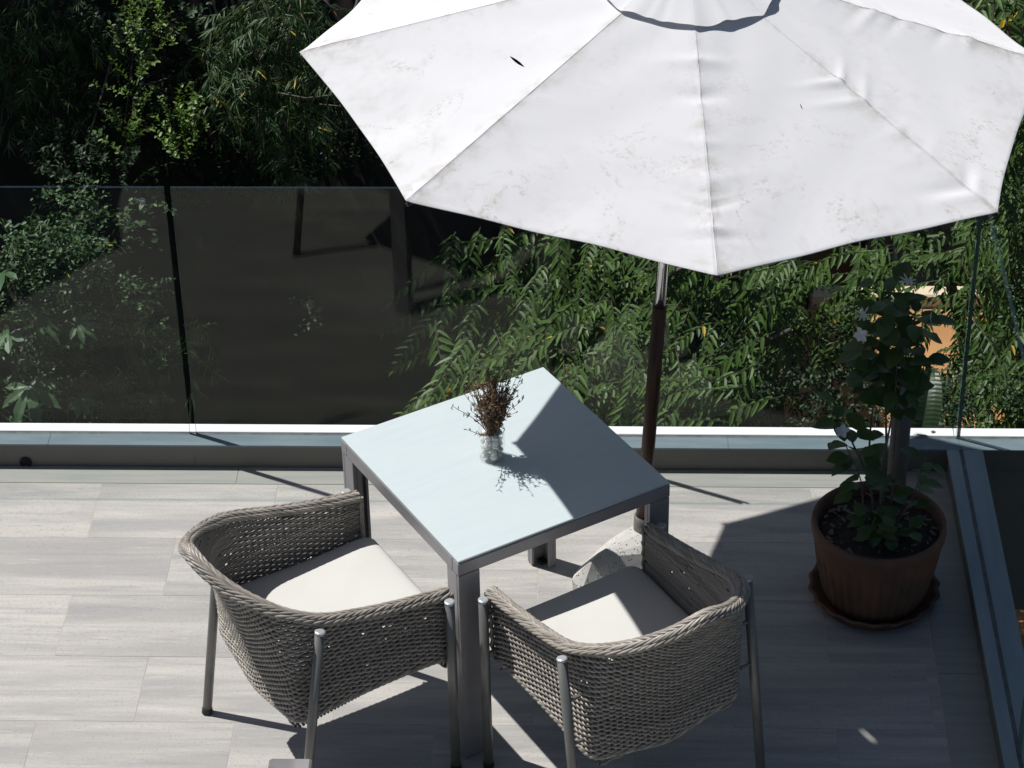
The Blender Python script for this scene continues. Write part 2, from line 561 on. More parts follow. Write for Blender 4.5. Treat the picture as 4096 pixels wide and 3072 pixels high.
# ------------------------------------------------------------------ floor
floor = MB().box(-6.0, 1.1615, 1.0, 7.0465, -0.25, -0.0008).build('floor', M['grout'])
tag(floor, kind='structure')
FY0, TW, TD, GAP = 6.947, 0.60, 0.30, 0.0010
tile_mesh = None
tiles = {}
for r in range(15):
    y1 = FY0 - r * TD
    off = -1.706 if r % 2 == 0 else -1.411
    for k in range(-4, 6):
        x0 = off + k * TW; x1 = x0 + TW
        x1c = min(x1, 1.020)
        if x0 >= 1.018 or x1c - x0 < 0.03:
            continue
        w = round(x1c - x0, 3)
        if w not in tiles:
            tiles[w] = MB().box(GAP, w - GAP, -TD + GAP, -GAP, -0.0100, 0.0, b=0.0004).build('floor_tile', M['tile'], floor)
            o = tiles[w]
        else:
            o = tiles[w].copy(); COL.objects.link(o); o.parent = floor
        o.location = (x0, y1, random.uniform(-0.0004, 0.0004))
# edging slabs along both parapets
def edging(x0, x1, y0, y1):
    MB().box(x0 + .001, x1 - .001, y0 + .001, y1 - .001, -0.0100, 0.0012, b=0.0004).build('edging_slab', M['border'], floor)
xs = [-6.0, -4.8, -3.6, -2.4, -1.25, -0.05, 1.0225]
for a, b in zip(xs[:-1], xs[1:]):
    edging(a, b, 6.948, 7.0455)
for a, b in ((6.0, 7.0455), (4.9, 6.0), (3.8, 4.9), (2.7, 3.8)):
    edging(1.0225, 1.1600, a, b)

# ------------------------------------------------------------------ parapets
ZC = 0.092
YF, YG, YB = 7.045, 7.115, 7.168            # front face, glass line, outer face of the back coping
YFACE = 7.045
XF, XG, XB = 1.154, 1.202, 1.275
bp = empty('back_parapet', (0, YFACE, 0))
tag(bp, 'low grey parapet wall with blue-grey and white coping along the back of the terrace', 'parapet wall')
def P_(parent, mb, name, mat, smooth=False):
    o = mb.build(name, mat, parent, smooth)
    o.matrix_parent_inverse = Matrix.Translation(parent.location).inverted()
    return o
wm = MB().box(-6.0, XB + 2.5, 7.047, 7.164, -0.6, ZC - 0.0085)
P_(bp, wm, 'wall', M['wall'])
for a, b in zip([-6.0, -4.72, -3.43, -1.9, -0.72, 0.42, XG], [-4.7205, -3.4305, -1.9005, -0.7205, 0.4195, XG - .0005, XB + 2.5]):
    P_(bp, MB().box(a, b, YF, YG - 0.0065, ZC - 0.008, ZC, b=0.001), 'coping_slab', M['marble'])
for a, b in zip([-6.0, -3.6, 1.19], [-3.602, 1.188, XB + 2.5]):
    P_(bp, MB().box(a, b, YG + 0.0065, YB, ZC - 0.008, ZC + 0.003, b=0.002), 'white_coping_slab', M['white'])
P_(bp, MB().box(-6.0, XB + 2.5, YG - 0.0064, YG + 0.0064, ZC - 0.0084, ZC - 0.0016), 'glass_channel', M['sealant'])
# drain hole low in the wall; a black disc paints its dark inside
dh = MB()
dx, dz = -1.985, 0.016
seg = 18
dh.lathe([(0.021, 0.0), (0.021, 0.004), (0.017, 0.004), (0.016, -0.001)], seg)
dho = dh.build('drain_hole', M['dark'], bp)
dho.matrix_parent_inverse = Matrix.Translation(bp.location).inverted()
dho.rotation_euler = (R(90), 0, 0)
dho.location = (dx, 7.0445, 0.016)
dcap = MB().lathe([(0.0001, 0.0005), (0.0165, 0.0005)], seg).build('black_disc', M['dark'], dho)

sp = empty('side_parapet', (XF, 4.5, 0))
tag(sp, 'low parapet wall with blue-grey coping running along the right side of the terrace', 'parapet wall')
P_(sp, MB().box(1.162, 1.270, 1.0, 7.038, -0.6, ZC - 0.0085), 'wall', M['wall'])
for a, b in ((1.0, 3.2), (3.202, 4.9), (4.902, 7.044)):
    P_(sp, MB().box(XF, XG - 0.0065, a, b, ZC - 0.008, ZC + 0.0008, b=0.001), 'coping_slab', M['marble_side'])
for a, b in ((1.0, 3.9), (3.902, 7.044)):
    P_(sp, MB().box(XG + 0.0065, XB, a, b, ZC - 0.008, ZC + 0.0008, b=0.001), 'outer_coping_slab', M['marble_side'])
P_(sp, MB().box(XG - 0.0064, XG + 0.0064, 1.0, 7.038, ZC - 0.0084, ZC - 0.0016), 'glass_channel', M['sealant'])

# ------------------------------------------------------------------ glass balustrade
GH = 0.972
def glass(x0, x1, y0, y1, parent):
    mb = MB()
    z0, z1 = ZC - 0.01, ZC + GH
    P = [[x, y, z] for z in (z0, z1) for x, y in ((x0, y0), (x1, y0), (x1, y1), (x0, y1))]
    along_x = (x1 - x0) > (y1 - y0)
    F = [(3, 2, 1, 0), (4, 5, 6, 7), (0, 1, 5, 4), (1, 2, 6, 5), (2, 3, 7, 6), (3, 0, 4, 7)]
    for i, f in enumerate(F):
        big = i in ((2, 4) if along_x else (3, 5))
        mb.add([P[j] for j in f], [(0, 1, 2, 3)], 0 if big else (2 if i == 1 else 1))
    o = mb.build('glass_pane', [M['glass'], M['glass_edge'], M['glass_top']], parent)
    return o
T = 0.006
gb1 = empty('glass_balustrade')
tag(gb1, 'frameless clear glass balustrade along the back of the terrace', 'glass balustrade')
gb2 = empty('glass_balustrade')
tag(gb2, 'frameless glass balustrade running along the right side of the terrace', 'glass balustrade')
gA = glass(-3.30, -1.4215, YG - T, YG + T, gb1)
glass(-1.3995, -0.088, YG - T, YG + T, gb1)
glass(-0.066, XG - 0.010, YG - T, YG + T, gb1)
glass(XG - T, XG + T, 5.555, YG + T, gb2)
glass(XG - T, XG + T, 3.2, 5.540, gb2)
# etched mark
em = MB()
mk = np.array([at(308, 431, YG)[0], YG - T - 0.0006, at(308, 431, YG)[2]])
def disc_ring(mb, c, r0, r1, seg=24):
    V = []; F = []
    for k in range(seg):
        t = 2 * math.pi * k / seg
        V += [(c[0] + r0 * math.cos(t), c[1], c[2] + r0 * math.sin(t)), (c[0] + r1 * math.cos(t), c[1], c[2] + r1 * math.sin(t))]
    for k in range(seg):
        k2 = (k + 1) % seg
        F.append((2 * k, 2 * k + 1, 2 * k2 + 1, 2 * k2))
    mb.add(V, F)
disc_ring(em, mk, 0.0085, 0.0098)
for dx_, w_, h0, h1 in ((-0.004, 0.0018, -0.004, 0.002), (0.0, 0.0022, -0.004, 0.005), (0.004, 0.0018, -0.004, 0.003)):
    em.add([(mk[0] + dx_ - w_, mk[1], mk[2] + h0), (mk[0] + dx_ + w_, mk[1], mk[2] + h0), (mk[0] + dx_ + w_ * .5, mk[1], mk[2] + h1), (mk[0] + dx_ - w_ * .5, mk[1], mk[2] + h1)], [(0, 1, 2, 3)])
emo = em.build('etched_mark', M['mark'], gA)
for txt, dz_, sz in (('TEMPERED', -0.0135, 0.0045), ('GLASS', -0.0175, 0.0045)):
    cu = bpy.data.curves.new('etched_lettering', 'FONT')
    cu.body = txt; cu.size = sz; cu.align_x = 'CENTER'; cu.align_y = 'CENTER'
    tmp = bpy.data.objects.new('etched_lettering', cu); COL.objects.link(tmp)
    me = bpy.data.meshes.new_from_object(tmp.evaluated_get(bpy.context.evaluated_depsgraph_get()))
    bpy.data.objects.remove(tmp)
    me.materials.clear(); me.materials.append(M['mark'])
    to = bpy.data.objects.new('etched_lettering', me); COL.objects.link(to)
    to.parent = emo
    to['kind'] = 'stuff'
    to.rotation_euler = (R(90), 0, 0)
    to.location = (mk[0], mk[1] - 0.0002, mk[2] + dz_)

# ------------------------------------------------------------------ garden ground, bank, yard, house
def sstep(a, b, x):
    t = np.clip((x - a) / (b - a), 0, 1)
    return t * t * (3 - 2 * t)
GZ = -3.4
gx = np.concatenate([np.linspace(-90, -8, 12), np.linspace(-7, 4, 90), np.linspace(5, 90, 12)])
gy = np.concatenate([np.linspace(-60, 5, 10), np.linspace(6, 16, 80), np.linspace(18, 200, 14)])
X, Y = np.meshgrid(gx, gy, indexing='ij')
def bank_z(X, Y):
    n = 0.10 * np.sin(X * 3.1 + 1.2 * np.sin(Y * 2.3)) + 0.07 * np.sin(Y * 5.7 + X * 2.1) + 0.05 * np.sin(X * 9.1) * np.sin(Y * 8.3)
    top = 4.4 * sstep(0.75, -0.5, X)
    return GZ + (0.15 + top) * sstep(8.6, 11.4, Y - 0.25 * np.sin(X * 1.7)) + n * sstep(6, 9, Y) * sstep(1.6, 0.6, X)
Z = bank_z(X, Y)
nx, ny = X.shape
idx = np.arange(nx * ny).reshape(nx, ny)
F = np.stack([idx[:-1, :-1], idx[1:, :-1], idx[1:, 1:], idx[:-1, 1:]], -1).reshape(-1, 4)
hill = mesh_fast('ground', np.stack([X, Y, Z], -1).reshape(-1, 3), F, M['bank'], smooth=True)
tag(hill, kind='structure')
# the building under the terrace
ub = MB().box(-8.0, 1.250, -2.0, 7.152, GZ - 0.2, -0.61).build('terrace_building', M['wall'])
tag(ub, 'plain wall of the building below the terrace edge', 'building', kind='structure')
yard = MB().box(0.95, 2.12, 9.3, 12.13, GZ - 0.3, -2.60).build('yard', M['orange'])
tag(yard, kind='structure')
kerb = MB().box(1.15, 2.12, 12.14, 12.25, GZ - 0.3, -2.52, b=0.01).build('kerb', M['cream'])
tag(kerb, kind='structure')
house = empty('house', (3.0, 13.2, GZ))
tag(house, 'brown rendered house wall half hidden by the trees beyond the glass corner', 'house')
def hp(mb, name, mat):
    o = mb.build(name, mat, house); o.matrix_parent_inverse = Matrix.Translation(house.location).inverted(); return o
hp(MB().box(0.7, 9.0, 13.25, 16.0, GZ - 0.2, -0.35), 'wall', M['brownwall'])
hp(MB().box(1.55, 2.05, 13.10, 13.248, GZ, -0.42, b=0.01), 'pilaster', M['greywall'])
hp(MB().box(0.68, 9.1, 13.12, 16.1, -0.348, -0.22, b=0.02), 'roof_edge', M['greywall'])
hp(MB().tube([(1.72, 13.07, GZ), (1.72, 13.07, -0.5)], 0.018, 8), 'drainpipe', M['cap'])
# ------------------------------------------------------------------ table
TCX, TCY, TS, TRZ, TZ = -0.2975, 6.085, 0.709, -0.21693 + math.pi / 4, 0.74
table = empty('table', (TCX, TCY, 0), TRZ)
tag(table, 'square metal table with pale blue-grey top, half in the shade of the parasol', 'table')
h = TS / 2
MB().box(-h + .0015, h - .0015, -h + .0015, h - .0015, TZ - 0.0075, TZ, b=0.0015).build('table_top', M['table'] if 'table' in M else mat_table_top(), table)
fr = MB()
fw = 0.036
for s in (-1, 1):
    a, b = sorted((s * h, s * (h - fw)))
    fr.box(-h, h, a, b, TZ - 0.052, TZ - 0.0085, b=0.0025)
    fr.box(a, b, -h + fw + .001, h - fw - .001, TZ - 0.051, TZ - 0.0090)
fr.build('frame', M['silver'], table)
for sx in (-1, 1):
    for sy in (-1, 1):
        lg = MB()
        w, t = 0.068, 0.012
        zt = TZ - 0.0535
        x0, x1 = sorted((sx * (h - .001), sx * (h - .001 - w)))
        y0, y1 = sorted((sy * (h - .001), sy * (h - .001 - t)))
        lg.box(x0, x1, y0, y1, 0.004, zt, b=0.0015)
        x0, x1 = sorted((sx * (h - .001), sx * (h - .001 - t)))
        y0, y1 = sorted((sy * (h - .0015 - t), sy * (h - .001 - w)))
        lg.box(x0, x1, y0, y1, 0.004, zt, b=0.0015)
        # turned-in lips of the open profile
        xx0, xx1 = sorted((sx * (h - .001 - w), sx * (h - .001 - w + 0.008)))
        yy0, yy1 = sorted((sy * (h - .0015 - t), sy * (h - .001 - t - 0.016)))
        lg.box(xx0, xx1, yy0, yy1, 0.004, zt)
        xx0, xx1 = sorted((sx * (h - .0015 - t), sx * (h - .001 - t - 0.016)))
        yy0, yy1 = sorted((sy * (h - .001 - w), sy * (h - .001 - w + 0.008)))
        lg.box(xx0, xx1, yy0, yy1, 0.004, zt)
        lo = lg.build('leg', M['silver'], table)
        cx, cy = sx * (h - 0.03), sy * (h - 0.03)
        MB().box(cx - .012, cx + .012, cy - .012, cy + .012, 0.0, 0.012).build('glide', M['rubber'], lo)

# ------------------------------------------------------------------ chairs
RIMP = (0.277, 0.267, 0.245, -0.139, 0.265, 1.62, 0.627, 0.710, 0.872)
BOTP = (0.256, 0.262, 0.236, -0.238, 0.010, 2.4, 0.400, 0.385, 0.315)
def chair_path(p, n=400):
    w, wf, yf, yc, yb, ex, zt, zm, zb = p
    pts = []
    for t in np.linspace(0, 1, n // 3, endpoint=False):
        pts.append((wf + (w - wf) * t, yf + (yc - yf) * t))
    for th in np.linspace(0, np.pi / 2, n - n // 3):
        pts.append((w * abs(math.cos(th)) ** (2 / ex), yc - yb * abs(math.sin(th)) ** (2 / ex)))
    pts = np.array(pts)
    s = np.concatenate([[0], np.cumsum(np.linalg.norm(np.diff(pts, axis=0), axis=1))]); s /= s[-1]
    z = zt * (1 - s) * (1 - 2 * s) + zm * 4 * s * (1 - s) + zb * s * (2 * s - 1)
    P = np.column_stack([pts, z])
    Q = P[::-1][1:] * [-1, 1, 1]
    return np.vstack([P, Q])
def resample(P, n):
    s = np.concatenate([[0], np.cumsum(np.linalg.norm(np.diff(P, axis=0), axis=1))]); s /= s[-1]
    q = np.linspace(0, 1, n)
    return np.column_stack([np.interp(q, s, P[:, i]) for i in range(3)])
def smooth_curve(P, k=9):
    ker = np.ones(k) / k
    out = P.copy()
    for i in range(3):
        e = np.concatenate([np.full(k // 2, P[0, i]), P[:, i], np.full(k // 2, P[-1, i])])
        out[:, i] = np.convolve(e, ker, 'valid')
    out[0] = P[0]; out[-1] = P[-1]
    return out

def make_chair():
    root = empty('armchair')
    NS, PER = 72, 5
    n = NS * PER + 1
    rim = smooth_curve(resample(chair_path(RIMP), n), 21)
    bot = smooth_curve(resample(chair_path(BOTP), n), 21)
    up_ = rim - bot
    H = np.linalg.norm(up_, axis=1)
    ud = up_ / H[:, None]
    tan = np.gradient((rim + bot) / 2, axis=0); tan /= np.linalg.norm(tan, axis=1, keepdims=True)
    nor = np.cross(ud, tan); nor /= np.linalg.norm(nor, axis=1, keepdims=True)
    if (nor[n // 2][1] > 0):
        nor = -nor
    x = np.arange(n) / PER
    flat = up_ * [1, 1, 0]
    shell = MB()
    pitch = 0.0084
    rows = int(H.max() / pitch)
    for j in range(rows):
        d = 0.006 + j * pitch
        ok = d < H - 0.012
        ph = 2 * np.pi * (x / 2.0 + 0.46 * j)
        amp = 0.0040
        tt_ = np.clip(d / H, 0, 1)
        off = flat * (tt_ ** 1.9 - tt_)[:, None]
        jit = 0.0008 * np.sin(x * 0.9 + j * 2.1)
        P = bot + ud * (d + jit + 0.0008 * np.sin(ph + 1.2))[:, None] + nor * (amp * np.sin(ph))[:, None] + off
        # contiguous runs
        i = 0
        while i < n:
            if not ok[i]:
                i += 1; continue
            k = i
            while k < n and ok[k]:
                k += 1
            if k - i > 4:
                shell.tube(P[i:k], 0.0043 + 0.0003 * math.sin(j * 7.3), 5, cap=False)
            i = k
    inner = -0.0062
    wq = np.random.default_rng(31)
    for j in range(rows):
        d = 0.006 + (j + 0.5) * pitch
        ok = (d < H - 0.012)
        for a_ in range(0, n, PER):
            if wq.uniform() < 0.05: ok[a_:a_ + 2] = False
        tt_ = np.clip(d / H, 0, 1)
        P = bot + ud * d + nor * inner + flat * (tt_ ** 1.9 - tt_)[:, None]
        i = 0
        while i < n:
            if not ok[i]:
                i += 1; continue
            k = i
            while k < n and ok[k]: k += 1
            if k - i > 3:
                sel = np.unique(np.concatenate([np.arange(i, k, 3), [k - 1]]))
                shell.tube(P[sel], 0.0039, 4, cap=False)
            i = k
    for i in range(0, n, PER):
        m = 7
        tt = np.linspace(0, 1, m)
        P = bot[i] + np.outer(tt, up_[i]) + np.outer(tt ** 1.9 - tt, flat[i])
        shell.tube(P, 0.0026, 4, cap=False)
    shell.build('woven_shell', M['wicker'], root, smooth=True)
    # braided rim: leaf shaped strands plaited over a round core
    br = MB()
    core = rim.copy()
    br.tube(core, 0.0115, 8)
    L = np.concatenate([[0], np.cumsum(np.linalg.norm(np.diff(core, axis=0), axis=1))])
    def along(s):
        return np.array([np.interp(s, L, core[:, i]) for i in range(3)])
    def alongn(s):
        v = np.array([np.interp(s, L, nor[:, i]) for i in range(3)]); return v / np.linalg.norm(v)
    def strand(s0, ln, a0, a1, rad, r=0.0046):
        m = 8
        P = []
        for q in np.linspace(0, 1, m):
            s = min(max(s0 + q * ln, 0), L[-1])
            c = along(s); nn = alongn(s)
            u = np.array([np.interp(s, L, ud[:, i]) for i in range(3)]); u /= np.linalg.norm(u)
            a = a0 + (a1 - a0) * q
            rr = rad * (0.66 + 0.42 * math.sin(math.pi * q))
            P.append(c + nn * rr * math.sin(a) + u * rr * math.cos(a))
        q = np.linspace(0, 1, m)
        br.tube(P, r * (0.45 + 0.55 * np.sin(np.pi * q) ** 0.6), 6)
    step = 0.0250
    k = 0
    s = -0.03
    while s < L[-1] - 0.02:
        j1 = 0.004 * math.sin(k * 5.1)
        strand(s + j1, 0.100, -0.25, 1.05, 0.0190)          # outer half
        strand(s + .010 - j1, 0.095, 0.55, 1.85, 0.0190)
        strand(s + .005, 0.095, 0.25, -1.05, 0.0190)        # inner half
        strand(s + .014 + j1, 0.100, -0.55, -1.85, 0.0190)
        k += 1
        s += step
    # twisted ends at the arm fronts, running down to the seat
    for e in (0, -1):
        for q, (da, dn) in enumerate(((0.0, 0.009), (0.009, 0.0), (0.0, -0.009))):
            tt = np.linspace(0, 1, 26)
            tdir = tan[e] * (-1 if e == 0 else 1)
            P = bot[e] + np.outer(tt * 0.99, up_[e]) + tdir * (0.006 + da) + np.outer(dn + 0.003 * np.sin(tt * 40 + q * 2.1), nor[e]) + np.outer(tt ** 1.9 - tt, flat[e])
            br.tube(P, 0.0052, 6)
    # thick bottom border
    for q in range(3):
        ph = 2 * np.pi * (x / 3.0) + q * 2.1
        br.tube(bot + nor * (0.004 * np.sin(ph))[:, None] + ud * (0.004 * np.cos(ph) - 0.002)[:, None], 0.0062, 6)
    br.build('braided_rim', M['wicker'], root, smooth=True)
    # seat panel under the cushion
    sp_ = MB()
    half = bot[::10]
    for yy in np.arange(-0.235, 0.232, 0.011):
        xs_ = [abs(p[0]) for p in bot if abs(p[1] - yy) < 0.01]
        if not xs_: continue
        wx = max(xs_) - 0.024
        zz = float(np.interp(yy, [-0.245, 0.236], [0.325, 0.398]))
        xx = np.linspace(-wx, wx, 30)
        P = np.column_stack([xx, np.full(30, yy), zz + 0.004 * np.sin(xx * 140 + yy * 285)])
        sp_.tube(P, 0.005, 4, cap=False)
    for zz in np.arange(0.345, 0.400, 0.0105):
        xx = np.linspace(-0.252, 0.252, 60)
        sp_.tube(np.column_stack([xx, 0.236 + 0.004 * np.sin(xx * 140 + zz * 300), np.full(60, zz + 0.004)]), 0.0045, 4, cap=False)
    sp_.build('woven_seat', M['wicker'], root, smooth=True)
    wf, yf, wr, yr, zf, zr, dxf, dyf, dxr, dyr = 0.305, 0.228, 0.309, 0.178, 0.631, 0.706, -0.004, 0.003, -0.008, 0.103
    for sx in (1, -1):
        for top, foot in (((sx * wf, yf, zf), (sx * (wf + dxf), yf + dyf, 0.012)), ((sx * wr, -yr, zr), (sx * (wr + dxr + .012), -yr - dyr, 0.012))):
            top = np.array(top); foot = np.array(foot)
            lo = MB().tube([foot, foot + (top - foot) * .5, top], 0.0142, 16).build('leg', M['steel'], root, smooth=True)
            for pl in lo.data.polygons:
                if len(pl.vertices) > 4: pl.use_smooth = False
            d = (top - foot) / np.linalg.norm(top - foot)
            MB().tube([top - d * 0.004, top + d * 0.003, top + d * 0.005], [0.0148, 0.0148, 0.011], 16).build('leg_cap', M['cap'], lo)
            MB().tube([foot - d * 0.011, foot + d * 0.006], [0.0165, 0.0158], 16).build('foot_cap', M['rubber'], lo)
            for zz in (0.43, 0.57):
                tt = (zz - foot[2]) / (top[2] - foot[2])
                p = foot + (top - foot) * tt
                MB().tube([p, p + np.array([-sx * 0.045, 0.0, 0])], 0.006, 8).build('fixing_peg', M['steel'], lo)
    return root, rim, bot

def make_cushion(rim, bot):
    n = len(rim)
    prof = bot + (rim - bot) * 0.07
    out = [(p[0], p[1]) for p in prof[::8]]
    out = [(x_, y_) for x_, y_ in out if y_ < 0.225]
    c = np.array([0.0, 0.0])
    pts = np.array(out)
    # inset from the shell
    dd = c - pts
    pts = pts + dd / np.linalg.norm(dd, axis=1, keepdims=True) * 0.020
    # rounded front corners, straight front edge
    r = 0.035
    xr = pts[0][0]; xl = pts[-1][0]; yf = 0.272
    fr_ = []
    for t in np.linspace(0, math.pi / 2, 6):
        fr_.append((xl + r - r * math.cos(t), yf - r + r * math.sin(t)))
    for t in np.linspace(0, 1, 12)[1:-1]:
        fr_.append((xl + r + (xr - xl - 2 * r) * t, yf))
    for t in np.linspace(math.pi / 2, 0, 6):
        fr_.append((xr - r + r * math.cos(t), yf - r + r * math.sin(t)))
    O = np.array(list(pts) + fr_)
    cen = np.array([0.0, 0.02])
    m = len(O)
    dv = O - cen
    ln = np.linalg.norm(dv, axis=1, keepdims=True)
    V = []
    levels = [(0.395, 0.02), (0.405, 0.006), (0.42, 0.0), (0.470, -0.002), (0.488, 0.002), (0.499, 0.010), (0.505, 0.022), (0.508, 0.04), (0.511, 0.075), (0.514, 0.13), (0.515, 0.19)]
    for z, ins in levels:
        f = np.maximum(1 - ins / ln, 0.02)
        q = cen + dv * f
        V += [(a, b, z) for a, b in q]
    F = []
    for l in range(len(levels) - 1):
        for i in range(m):
            j = (i + 1) % m
            F.append((l * m + i, (l + 1) * m + i, (l + 1) * m + j, l * m + j))
    F.append(tuple(range(m)))
    V.append((cen[0], cen[1], 0.516))
    ti = len(V) - 1; l = len(levels) - 1
    for i in range(m):
        F.append((l * m + i, ti, l * m + (i + 1) % m))
    mb = MB(); mb.add(V, F)
    o = mb.build('cushion', M['cushion'], None, smooth=True)
    return o

chair, rim_, bot_ = make_chair()
poseL = (-0.788, 5.684, 5.291); poseR = (0.044, 5.548, 6.884 - 2 * math.pi)
chair.location = (poseL[0], poseL[1], 0); chair.rotation_euler = (0, 0, poseL[2])
tag(chair, 'grey wicker armchair on the left of the table, its cushion mostly in full sun', 'armchair', 'wicker armchairs at the table')
chair2 = copy_tree(chair)
chair2.location = (poseR[0], poseR[1], 0); chair2.rotation_euler = (0, 0, poseR[2])
tag(chair2, 'grey wicker armchair nearer the umbrella base, its cushion and right side mostly shaded', 'armchair', 'wicker armchairs at the table')
cu1 = make_cushion(rim_, bot_)
cu1.location = chair.location; cu1.rotation_euler = chair.rotation_euler
tag(cu1, 'off-white seat cushion lying almost wholly in sun in the left armchair', 'cushion', 'seat cushions in the armchairs')
cu2 = cu1.copy(); COL.objects.link(cu2)
cu2.location = chair2.location; cu2.rotation_euler = chair2.rotation_euler
tag(cu2, 'off-white seat cushion with a sunlit triangle, in the right armchair', 'cushion', 'seat cushions in the armchairs')

# ------------------------------------------------------------------ parasol
UB = np.array([0.1165, 6.5872, 0.0])
AX = np.array([0.0498553, -0.04612719, 0.9976907])
UE1 = np.cross([0, 1, 0], AX); UE1 /= np.linalg.norm(UE1); UE2 = np.cross(AX, UE1)
TIPS = [(1.0542, 3.88), (1.07, 48.7), (1.07, 93.7), (1.07, 138.5), (1.0719, 183.24), (1.0756, 227.92), (1.0751, 273.94), (1.0874, 318.36)]

def canopy_material(hole=None):
    m = M['canopy']
    if hole is None:
        return m
    m = m.copy()
    nt = m.node_tree
    uvn = nt.nodes.new('ShaderNodeUVMap'); sep = nt.nodes.new('ShaderNodeSeparateXYZ')
    nt.links.new(uvn.outputs[0], sep.inputs[0])
    def mth(op, a, b=0.0):
        q = nt.nodes.new('ShaderNodeMath'); q.operation = op
        for s_, v_ in ((q.inputs[0], a), (q.inputs[1], b)):
            if hasattr(v_, 'links'): nt.links.new(v_, s_)
            else: s_.default_value = v_
        return q.outputs[0]
    (u0, w0), (u1, w1), wid = hole
    # distance to the slit's axis, in metres on the cloth
    su, sw = 1.1, 0.42
    ax_, ay_ = (u1 - u0) * su, (w1 - w0) * sw
    ln = math.hypot(ax_, ay_); ax_ /= ln; ay_ /= ln
    px_ = mth('MULTIPLY', mth('SUBTRACT', sep.outputs[0], u0), su)
    py_ = mth('MULTIPLY', mth('SUBTRACT', sep.outputs[1], w0), sw)
    tt = mth('ADD', mth('MULTIPLY', px_, ax_), mth('MULTIPLY', py_, ay_))
    dd = mth('ABSOLUTE', mth('SUBTRACT', mth('MULTIPLY', px_, ay_), mth('MULTIPLY', py_, ax_)))
    tn = mth('DIVIDE', tt, ln)
    env = mth('MULTIPLY', mth('MULTIPLY', tn, mth('SUBTRACT', 1.0, tn)), 4.0 * wid)
    env = mth('MAXIMUM', env, 0.0)
    inside = mth('LESS_THAN', dd, env)
    trn = nt.nodes.new('ShaderNodeBsdfTransparent')
    mx = nt.nodes.new('ShaderNodeMixShader')
    out = [n_ for n_ in nt.nodes if n_.type == 'OUTPUT_MATERIAL'][0]
    bs = [n_ for n_ in nt.nodes if n_.type == 'BSDF_PRINCIPLED'][0]
    nt.links.new(inside, mx.inputs[0]); nt.links.new(bs.outputs[0], mx.inputs[1]); nt.links.new(trn.outputs[0], mx.inputs[2])
    nt.links.new(mx.outputs[0], out.inputs[0])
    return m

